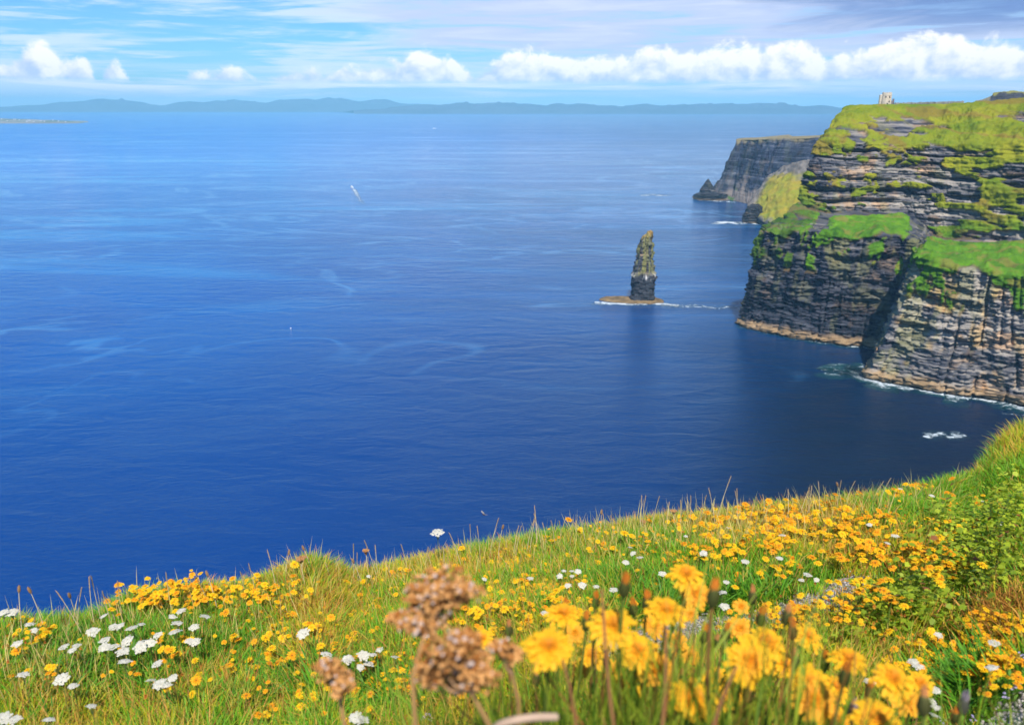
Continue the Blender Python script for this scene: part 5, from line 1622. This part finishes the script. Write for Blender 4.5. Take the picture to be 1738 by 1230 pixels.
# ---- small yellow flowers of the meadow
def small_head(rng, orange):
    c0, c1 = ((.88, .44, .010), (.93, .62, .016)) if not orange else ((.84, .32, .012), (.90, .46, .016))
    g = Geo()
    petal_ring(g, 14, .001, .0150, .0050, .05, .30, .25, c0, c1, rng, seg=2)
    petal_ring(g, 9, .0005, .0105, .0045, .35, .60, .3, c0, c1, rng, .001, seg=2)
    petal_ring(g, 5, .0002, .0060, .0036, .7, 1.0, .2, c0, c0, rng, .0015, seg=2)
    hd = g.mesh('flower_head', M_PETAL, True)
    g = Geo(); g.tube([(0, 0, -.009), (0, 0, -.005), (0, 0, .001)], [.0016, .004, .0048], (.07, .10, .02), 7)
    t = np.linspace(0, 1, 6)[:, None]; bx = rng.uniform(-.015, .015)
    g.tube(np.c_[bx * t ** 2, 0 * t, -.008 - .14 * t], .0010, (.14, .20, .03), 5, False)
    return hd, g.mesh('stem', M_STEM, True)


SMALL = [small_head(np.random.default_rng(60 + i), i in (2, 4)) for i in range(5)]


def yarrow(rng):
    g = Geo()
    for i in range(30):
        a = i * 2.39996; rr = .0265 * math.sqrt((i + .5) / 30) * rng.uniform(.85, 1.15)
        o = np.array([rr * math.cos(a), rr * math.sin(a), .006 - rr * rr * 7 + rng.uniform(-.0015, .0015)])
        s = rng.uniform(.0062, .0082); n = 6
        tx, ty = rng.uniform(-.35, .35, 2) + np.array([o[0], o[1]]) * 12
        V = [o + np.array([0, 0, .0012])]
        for j in range(n * 2):
            b = j / (n * 2) * 2 * math.pi; q = s * (1.0 if j % 2 == 0 else .68)
            V.append(o + np.array([q * math.cos(b), q * math.sin(b), -(q * math.cos(b) * tx + q * math.sin(b) * ty) * .5]))
        w = rng.uniform(.62, .86)
        C = np.array([(.62, .56, .34)] + [(w, w * .97, w * .92)] * (n * 2))
        g.add(V, [(0, 1 + j, 1 + (j + 1) % (n * 2)) for j in range(n * 2)], C)
    hd = g.mesh('flower_head', M_PETAL, False)
    g = Geo()
    g.tube([(0, 0, -.022), (.002, 0, -.07), (0, 0, -.17)], [.0012, .0015, .0018], (.17, .22, .07), 6, False)
    for i in range(12):
        a = i * 2.4; rr = .007 + .016 * (i / 12)
        g.tube([(0, 0, -.024), (rr * .5 * math.cos(a), rr * .5 * math.sin(a), -.010), (rr * math.cos(a), rr * math.sin(a), .001)], .0006, (.20, .25, .09), 4, False)
    return hd, g.mesh('stem', M_STEM, True)


YARROW = [yarrow(np.random.default_rng(80 + i)) for i in range(4)]


def violet(rng):
    g = Geo()
    for k in range(5):
        o = np.array([rng.uniform(-.012, .012), rng.uniform(-.012, .012), rng.uniform(-.008, .01)])
        s = .006
        V = [o]
        for j in range(10):
            b = j / 10 * 2 * math.pi; q = s * (1.0 if j % 2 == 0 else .6)
            V.append(o + np.array([q * math.cos(b), q * math.sin(b) * .8, q * math.sin(b) * .5 + .001]))
        c = lerp(np.array([.30, .24, .62]), np.array([.55, .40, .72]), rng.random())
        g.add(V, [(0, 1 + j, 1 + (j + 1) % 10) for j in range(10)], np.array([(.8, .7, .75)] + [c] * 10))
    hd = g.mesh('flower_head', M_PETAL, False)
    g = Geo(); g.tube([(0, 0, 0), (0, 0, -.07)], .001, (.10, .16, .04), 5, False)
    return hd, g.mesh('stem', M_STEM)


VIOLET = [violet(np.random.default_rng(90 + i)) for i in range(2)]


def place(name, protos, xy, h, label, cat, group, rng, scale, tilt=.22):
    p = gp(*xy)
    root = link(name, None, loc=tuple(p)); tag(root, label, cat, group)
    hd, st = protos[rng.integers(len(protos))]
    rot = (rng.normal(-.04, tilt), rng.normal(0, tilt), rng.uniform(0, 6.28))
    link('flower_head', hd, root, (0, 0, h), rot, (scale,) * 3)
    link('stem', st, root, (0, 0, h), (0, 0, rot[2]), (scale, scale, max(scale, (h + .01) / .15)))
    return root


def build_meadow_flowers():
    rng = np.random.default_rng(51)
    W1 = [(455, 672), (510, 597), (560, 648), (590, 645), (650, 655), (695, 637), (848, 600), (890, 572), (872, 632), (1010, 598), (860, 675), (775, 690), (515, 715), (515, 750), (560, 748), (605, 770), (625, 718), (700, 722), (740, 730), (315, 747), (378, 742), (355, 765), (612, 818), (775, 830),
          (742, 912), (820, 938), (785, 930), (850, 900), (305, 905), (360, 940), (115, 885), (450, 1040), (240, 1105), (70, 1105), (15, 1100), (85, 732), (168, 665), (60, 577), (15, 580), (145, 637), (930, 717), (960, 722), (1605, 785), (1710, 808), (1490, 680), (955, 650), (690, 750)]
    W2 = [(530, 185), (190, 400), (760, 415), (985, 410), (1130, 400), (1150, 372), (1190, 375), (1220, 377), (1190, 400), (1475, 258), (1490, 287), (1525, 308), (1455, 332), (1635, 387), (1310, 450), (1395, 467), (1170, 445), (90, 808), (165, 790), (210, 785), (245, 765), (150, 850), (190, 835), (318, 797), (475, 690), (125, 1092), (160, 1110), (520, 600), (1060, 585), (1240, 445)]
    W3 = [(230, 455), (440, 485), (783, 443), (1228, 348), (1300, 437), (905, 300), (1030, 328), (130, 555), (430, 575), (60, 487), (220, 668), (205, 710), (213, 765), (515, 660), (540, 640), (575, 660), (885, 487), (855, 515), (295, 590), (1055, 877), (955, 983), (1275, 910), (1265, 1005), (1045, 1097), (1030, 1138), (1045, 1160), (1040, 1195), (785, 1060), (975, 1000)]
    pts = [(a / 2.897, 840 + b / 2.897) for a, b in W1] + [(560 + a / 2.897, 840 + b / 2.897) for a, b in W2] + [(1138 + a / 2.32, 700 + b / 2.32) for a, b in W3]
    n_w = 0
    for (px, py) in pts:
        h = .135 if px < 620 else .11
        if abs(px - 743) < 2 and abs(py - 904) < 3: h = .20
        q = hit(px, py, h)
        if q is None:
            h += .08; q = hit(px, py + 4, h)
            if q is None: continue
        if px < 420: lab, grp = 'white flat topped flower head in the dark green patch at the left', 'white flower heads at the left of the meadow'
        elif px < 700: lab, grp = 'white flat topped flower head between the left patch and the brown seed heads', 'white flower heads left of the seed heads'
        elif abs(px - 743) < 3 and py < 910: lab, grp = 'tall white flower head standing out against the sea above the grass edge', None
        elif px < 1140: lab, grp = 'small white flower head in the middle of the meadow above the near clump', 'white flower heads in the middle of the meadow'
        elif py > 1040: lab, grp = 'small white flower head in the grass at the bottom right', 'white flower heads at the bottom right'
        else: lab, grp = 'small white flower head between the gravel path and the meadow edge on the right', 'white flower heads right of the middle'
        sc = rng.uniform(.36, .62) if px < 620 else rng.uniform(.26, .46)
        if grp is None: sc = .9
        place('white_flower', YARROW, q, h, lab, 'white flower', grp, rng, sc, .16); n_w += 1
    # violet specks near the gravel
    for (px, py) in ((1722, 1166), (1730, 1158), (1712, 1172), (1704, 1184), (1650, 1222), (1600, 1226), (1735, 1110)):
        q = hit(px, py, .05)
        if q is not None: place('violet_flower', VIOLET, q, .05, 'small violet blossom beside the gravel at the bottom right', 'violet flower', 'violet flowers beside the gravel', rng, .55, .2)
    for (px, py) in ((570, 1182), (580, 1186), (562, 1188), (590, 1178), (722, 1216), (730, 1222)):
        q = hit(px, py, .05)
        if q is not None: place('violet_flower', VIOLET, q, .05, 'small violet blossom in the grass below the brown seed heads', 'violet flower', 'violet flowers left of the clump', rng, .7, .2)
    # yellow: (cx, cy, rx, ry, count, height)
    dens = [(a, b, c, d, int(m * 2.9), h) for a, b, c, d, m, h in [(310, 998, 110, 14, 75, .11), (300, 1015, 130, 16, 50, .09), (430, 1000, 60, 16, 20, .08), (560, 1080, 110, 55, 45, .07), (420, 1110, 130, 60, 34, .08), (150, 1110, 130, 50, 14, .10), (40, 1075, 40, 25, 12, .10), (780, 985, 130, 28, 75, .06), (620, 1010, 60, 30, 24, .06),
            (920, 1000, 120, 28, 55, .07), (900, 950, 130, 22, 40, .06), (1050, 910, 90, 16, 36, .08), (1270, 885, 110, 24, 85, .08), (1400, 870, 110, 26, 80, .07), (1530, 820, 70, 10, 34, .07), (1240, 940, 120, 26, 50, .07), (1480, 910, 60, 40, 40, .08), (1590, 930, 60, 30, 16, .12), (1580, 965, 50, 25, 14, .12),
            (1340, 1040, 90, 22, 26, .10), (1590, 1120, 60, 30, 44, .07), (1690, 1080, 50, 36, 40, .07), (1690, 1130, 50, 30, 22, .07), (1500, 1020, 40, 20, 8, .13), (680, 1150, 60, 40, 34, .05), (560, 1190, 90, 20, 20, .06), (1440, 1010, 40, 22, 14, .10), (870, 1040, 110, 30, 40, .07), (1640, 850, 70, 24, 16, .07)]]
    pl = []
    for cx, cy, rx, ry, m, h in dens:
        subs = [(rng.normal(cx, rx * .62), rng.normal(cy, ry * .75)) for k in range(max(2, m // 6))]
        for i in range(m):
            px, py = subs[rng.integers(len(subs))] if rng.random() < .7 else (rng.normal(cx, rx * .7), rng.normal(cy, ry * .85))
            px += rng.normal(0, 13); py += rng.normal(0, 7)
            hh = h * rng.uniform(.6, 1.35)
            q = hit(px, py, hh)
            if q is None or path_dist(q[0], q[1]) < -.02: continue
            pl.append((q[0], q[1], hh, px, py, (.34 + .55 * rng.random() ** 1.4) * (1.25 if px > 1180 and py < 1000 else 1.0)))
    # the single ones on the edge
    for px, py, h in ((965, 881, .13), (690, 924, .13), (783, 930, .10), (1310, 838, .12), (1200, 870, .1), (1265, 856, .12), (1340, 858, .1), (1415, 826, .12), (1465, 820, .1), (1575, 798, .1), (1512, 1020, .14), (1572, 940, .13), (1580, 945, .13), (1495, 945, .12), (1550, 925, .12), (1625, 955, .13), (1060, 905, .12), (500, 958, .1)):
        q = hit(px, py, h)
        if q is not None: pl.append((q[0], q[1], h, px, py, 1.1))
    pl.sort(key=lambda a: math.hypot(a[0], a[1]) / a[5])
    zones = [
        (lambda x, y: x < 200, 'yellow flower among the white ones at the far left', 'yellow flowers at the far left'),
        (lambda x, y: x < 480 and y < 1035, 'yellow flower in the dense band along the left part of the meadow edge', 'yellow flowers along the left edge'),
        (lambda x, y: x < 660 and y > 1035, 'yellow flower in the straw coloured grass left of the brown seed heads', 'yellow flowers left of the seed heads'),
        (lambda x, y: x < 960 and y > 1010, 'yellow flower in the grass close round the brown seed heads', 'yellow flowers round the seed heads'),
        (lambda x, y: x < 1000, 'small yellow flower in the pale grass behind the brown seed heads', 'yellow flowers behind the seed heads'),
        (lambda x, y: y < 900, 'orange yellow flower near the meadow edge on the right, before the dark bay', 'yellow flowers along the right edge'),
        (lambda x, y: x > 1480 and y > 1035, 'small orange yellow flower in the grass at the bottom right', 'yellow flowers at the bottom right'),
        (lambda x, y: y > 985, 'small yellow flower beside the gravel path behind the near clump', 'yellow flowers beside the path'),
        (lambda x, y: x > 1420, 'yellow flower over the leafy plants on the right', 'yellow flowers over the leafy plants'),
        (lambda x, y: True, 'small yellow flower in the green grass between the path and the meadow edge', 'yellow flowers in the green grass'),
    ]
    LIM = 300
    for (x, y, h, px, py, sc) in pl[:LIM]:
        for f, lab, grp in zones:
            if f(px, py): break
        pr = SMALL if not (px > 1180) else [SMALL[0], SMALL[2], SMALL[4], SMALL[3]]
        place('yellow_flower', pr, (x, y), h, lab, 'flower', grp, rng, sc, .25)
    # the rest, too many and too small to tell apart
    Vs, Cs, T, Q, n0 = [], [], [], [], 0
    src = []
    for hd, st in SMALL:
        v = np.empty(len(hd.vertices) * 3); hd.vertices.foreach_get('co', v); v = v.reshape(-1, 3)
        c = np.empty(len(v) * 4); hd.attributes['Col'].data.foreach_get('color', c)
        pt = [tuple(p.vertices) for p in hd.polygons]
        src.append((v, c.reshape(-1, 4)[:, :3], np.array([p for p in pt if len(p) == 3]), np.array([p for p in pt if len(p) == 4])))
    for i in range(700):                    # faded and half open heads
        d = dens[rng.integers(len(dens))]
        px, py = rng.normal(d[0], d[2] * .8), rng.normal(d[1], d[3] * .9)
        q = hit(px, py, d[5])
        if q is not None and path_dist(q[0], q[1]) > 0: pl.append((q[0], q[1], d[5] * rng.uniform(.7, 1.2), px, py, -rng.uniform(.3, .6)))
    for (x, y, h, px, py, sc) in pl[LIM:]:
        v, c, t3, q4 = src[rng.integers(5)]
        if sc < 0:
            sc = -sc; v = v * np.array([.5, .5, 1.9]) ; c = c * (np.array([.75, .55, 3.0]) if rng.random() < .6 else np.array([.6, .9, 3.0])) * rng.uniform(.6, 1.0)
        a = rng.uniform(0, 6.28); ax, ay = rng.normal(.06, .25), rng.normal(0, .25)
        w = v @ np.array([[math.cos(a), math.sin(a), 0], [-math.sin(a), math.cos(a), 0], [0, 0, 1]])
        w[:, 2] += w[:, 0] * ay + w[:, 1] * ax
        w = w * sc + gp(x, y) + (0, 0, h)
        Vs.append(w); Cs.append(c); T.append(t3 + n0); Q.append(q4 + n0); n0 += len(w)
    if Vs:
        me = mesh_from('flower_carpet', np.concatenate(Vs), [np.concatenate(Q), np.concatenate(T)], M_PETAL, np.concatenate(Cs))
        tag(link('flower_carpet', me), 'scatter of the smallest yellow blossoms far back in the meadow', 'flowers', kind='stuff')
    print('white', n_w, 'yellow', len(pl))


build_meadow_flowers()


# ---- dry grass stalks on the skyline of the meadow
def stalk(rng, kind):
    g = Geo(); H = .16
    t = np.linspace(0, 1, 9)[:, None]; b = rng.uniform(-.03, .03)
    g.tube(np.c_[b * t ** 2, .01 * t, H * t], np.linspace(.0017, .0010, 9), (.66, .54, .32), 5)
    g2 = Geo(); top = np.array([b, .01, H])
    d = np.array([b * 2, .01, H]); d /= np.linalg.norm(d)
    if kind == 0:          # narrow spike
        for i in range(16):
            p = top - d * (.030 * (i / 16)) + d * .012; a = i * 2.4
            o = np.array([math.cos(a), math.sin(a), 0]) * .0012
            g2.tube([p, p + o + d * .004, p + o * 1.3 + d * .008], [.0006, .0011, .0002], (.52, .37, .21), 4, False)
    elif kind == 1:        # plump brown head
        g2.tube([top - d * .004, top + d * .003, top + d * .012, top + d * .020], [.0014, .0042, .0040, .0008], (.32, .19, .10), 8)
        for i in range(20):
            a = i * 2.4; q = top + d * .016 * (i / 20); o = np.array([math.cos(a), math.sin(a), .4]) * .0052
            g2.tube([q, q + o], [.0012, .0003], (.42, .27, .15), 4, False)
    else:                  # fan of dry florets
        for i in range(18):
            a = i * 2.4; rr = .014 * math.sqrt(i / 18); o = top + np.array([rr * math.cos(a), rr * math.sin(a), .008])
            g2.tube([top - d * .012, o], .0005, (.36, .22, .12), 3, False)
            g2.tube([o, o + np.array([0, 0, .003])], [.0032, .0022], lerp(np.array([.36, .16, .06]), np.array([.52, .28, .12]), rng.random()), 6)
    return g.mesh('stalk', M_STEM), g2.mesh('seed_head', M_FLUFF)


def build_stalks():
    rng = np.random.default_rng(71)
    PR = [[stalk(np.random.default_rng(100 + 10 * k + i), k) for i in range(3)] for k in range(3)]
    # px, py of the tip
    spec = [(20, 1003, 1), (62, 1000, 1), (115, 1005, 0), (125, 1002, 1), (132, 996, 0), (148, 988, 0), (162, 980, 0), (180, 1002, 0), (198, 985, 0), (187, 1010, 0), (35, 1040, 0), (108, 1040, 0), (285, 972, 0), (352, 972, 0), (362, 976, 1), (408, 970, 0), (430, 955, 0), (462, 938, 0), (480, 945, 1), (527, 932, 1), (516, 946, 2), (505, 950, 2),
            (595, 922, 0), (607, 938, 0), (625, 940, 2), (640, 914, 0), (638, 935, 0), (615, 950, 1), (664, 955, 0), (690, 922, 0), (720, 930, 0), (755, 935, 0), (786, 902, 0), (797, 888, 0), (815, 896, 0), (828, 882, 0), (845, 890, 1), (870, 899, 0), (875, 892, 0), (893, 883, 0), (897, 890, 0), (913, 866, 0), (910, 880, 0),
            (923, 872, 0), (930, 890, 0), (945, 882, 0), (950, 884, 0), (965, 900, 0), (980, 890, 0), (998, 880, 0), (1005, 885, 0), (1030, 875, 0), (1047, 873, 0), (1088, 848, 0), (1094, 842, 0), (1107, 841, 0), (1130, 856, 0), (1150, 872, 2), (1172, 842, 0), (1190, 836, 0), (1217, 811, 0), (1222, 830, 0), (1255, 834, 0), (1258, 832, 0), (1275, 838, 0),
            (1363, 832, 0), (1368, 835, 0), (1375, 828, 0), (1380, 830, 0), (1398, 822, 0), (1428, 814, 0), (1436, 818, 1), (1440, 818, 0), (1482, 816, 0), (1496, 812, 0), (1018, 872, 1), (1100, 885, 2), (560, 955, 0), (735, 945, 0), (770, 925, 0), (1160, 850, 0), (1305, 840, 0), (1345, 838, 0)]
    names = {0: ('pale dry grass stalk standing up against the sea along the meadow edge', 'pale grass stalks along the meadow edge'),
             1: ('brown plump headed stalk standing up against the sea along the meadow edge', 'plump headed stalks along the meadow edge'),
             2: ('brown fan shaped dry flower head at the meadow edge', 'brown fan heads at the meadow edge')}
    for px, py, k in spec:
        d = ray(px, py); kk = np.hypot(d[0], d[1]); ph = math.atan2(d[0], d[1])
        R = float(np.interp(ph, PHI, R_P)) - rng.uniform(.02, .18)
        x, y = d[0] / kk * R, d[1] / kk * R
        z = EYE + float(ground_z(np.array(x), np.array(y)))
        H = EYE + d[2] / kk * R - z
        if H < .05: continue
        root = link('dry_grass_stalk' if k == 0 else ('seed_stalk' if k == 1 else 'dry_flower_stalk'), None, loc=(x, y, z)); tag(root, names[k][0], 'grass stalk' if k == 0 else 'seed stalk', names[k][1])
        st, hd = PR[k][rng.integers(3)]
        s = H / .17; yaw = rng.uniform(0, 6.28); ln = rng.uniform(-.12, .12)
        w = .9 if k == 0 else 1.0
        link('stalk', st, root, (0, 0, 0), (0, ln, yaw), (w, w, s)); q = link('seed_head', hd, root, (0, 0, 0), (0, ln, yaw), (w, w, s) if k == 0 else (1, 1, 1))
        if k: q.location = (0, 0, .16 * (s - 1))
    # russet dock-like tufts at the far left edge and the edge right of centre
    for px, py, lab in ((18, 1060, 'round russet flower tuft at the far left of the meadow edge'), (30, 1068, 'russet tuft just in front of the round one at the far left'), (1155, 878, 'russet dry tuft on the meadow edge left of the tall pale stalk'), (1100, 893, 'brown dry tuft on the meadow edge in front of the sea')):
        q = hit(px, py, .03)
        if q is None: continue
        p = gp(*q); root = link('russet_tuft', None, loc=tuple(p)); tag(root, lab, 'dry plant')
        g = Geo(); g2 = Geo()
        for i in range(60 if px < 100 else 26):
            o = rng.normal(0, 1, 3) * np.array([.035, .03, .022]) * (1 if px < 100 else .55) + np.array([0, 0, .055])
            g.tube([(0, 0, 0), o * .6, o], .0007, (.35, .16, .05), 4, False)
            g2.tube([o, o + np.array([0, 0, .004])], [.0036, .0026], lerp(np.array([.50, .13, .02]), np.array([.62, .34, .05]), rng.random()), 6)
        link('stem', g.mesh('stem', M_STEM), root); link('flower_head', g2.mesh('flower_head', M_FLUFF), root)


build_stalks()


def build_insect():
    c = near_point(821, 873, 2.2)
    root = link('insect', None, loc=tuple(c), rot=(.2, .5, .9)); tag(root, 'tiny brown flying insect in the air over the dark sea', 'insect')
    g = Geo(); g.tube([(-.006, 0, 0), (-.002, 0, .0004), (.003, 0, .0003), (.006, 0, 0)], [.0008, .0016, .0018, .001], (.10, .07, .05), 8); link('body', g.mesh('body', M_STEM), root)
    for sg in (-1, 1):
        g = Geo(); g.add([(.002, 0, .0018), (.005, sg * .006, .004), (.001, sg * .013, .006), (-.004, sg * .010, .004), (-.003, sg * .002, .002)], [(0, 1, 2), (0, 2, 3), (0, 3, 4)], (.42, .36, .32)); link('wing', g.mesh('wing', M_PETAL, False), root)


build_insect()


# ------------------------------------------------------------------ haze
def build_haze():
    me = bpy.data.meshes.new('haze')
    bm = __import__('bmesh').new(); __import__('bmesh').ops.create_cube(bm, size=1.0); bm.to_mesh(me); bm.free()
    o = link('haze', me, loc=(0, 0, 274), scale=(90000, 90000, 572))
    m = bpy.data.materials.new('haze'); m.use_nodes = True
    nt = m.node_tree; nt.nodes.clear()
    out = nt.nodes.new('ShaderNodeOutputMaterial'); v = nt.nodes.new('ShaderNodeVolumePrincipled')
    v.inputs['Color'].default_value = (0.30, 0.70, 1.0, 1); v.inputs['Density'].default_value = HAZE; v.inputs['Anisotropy'].default_value = -0.4
    nt.links.new(v.outputs[0], out.inputs['Volume']); me.materials.append(m)
    tag(o, 'pale blue sea haze that fades the far shore', 'haze', kind='stuff')


HAZE = 5.2e-5
build_haze()
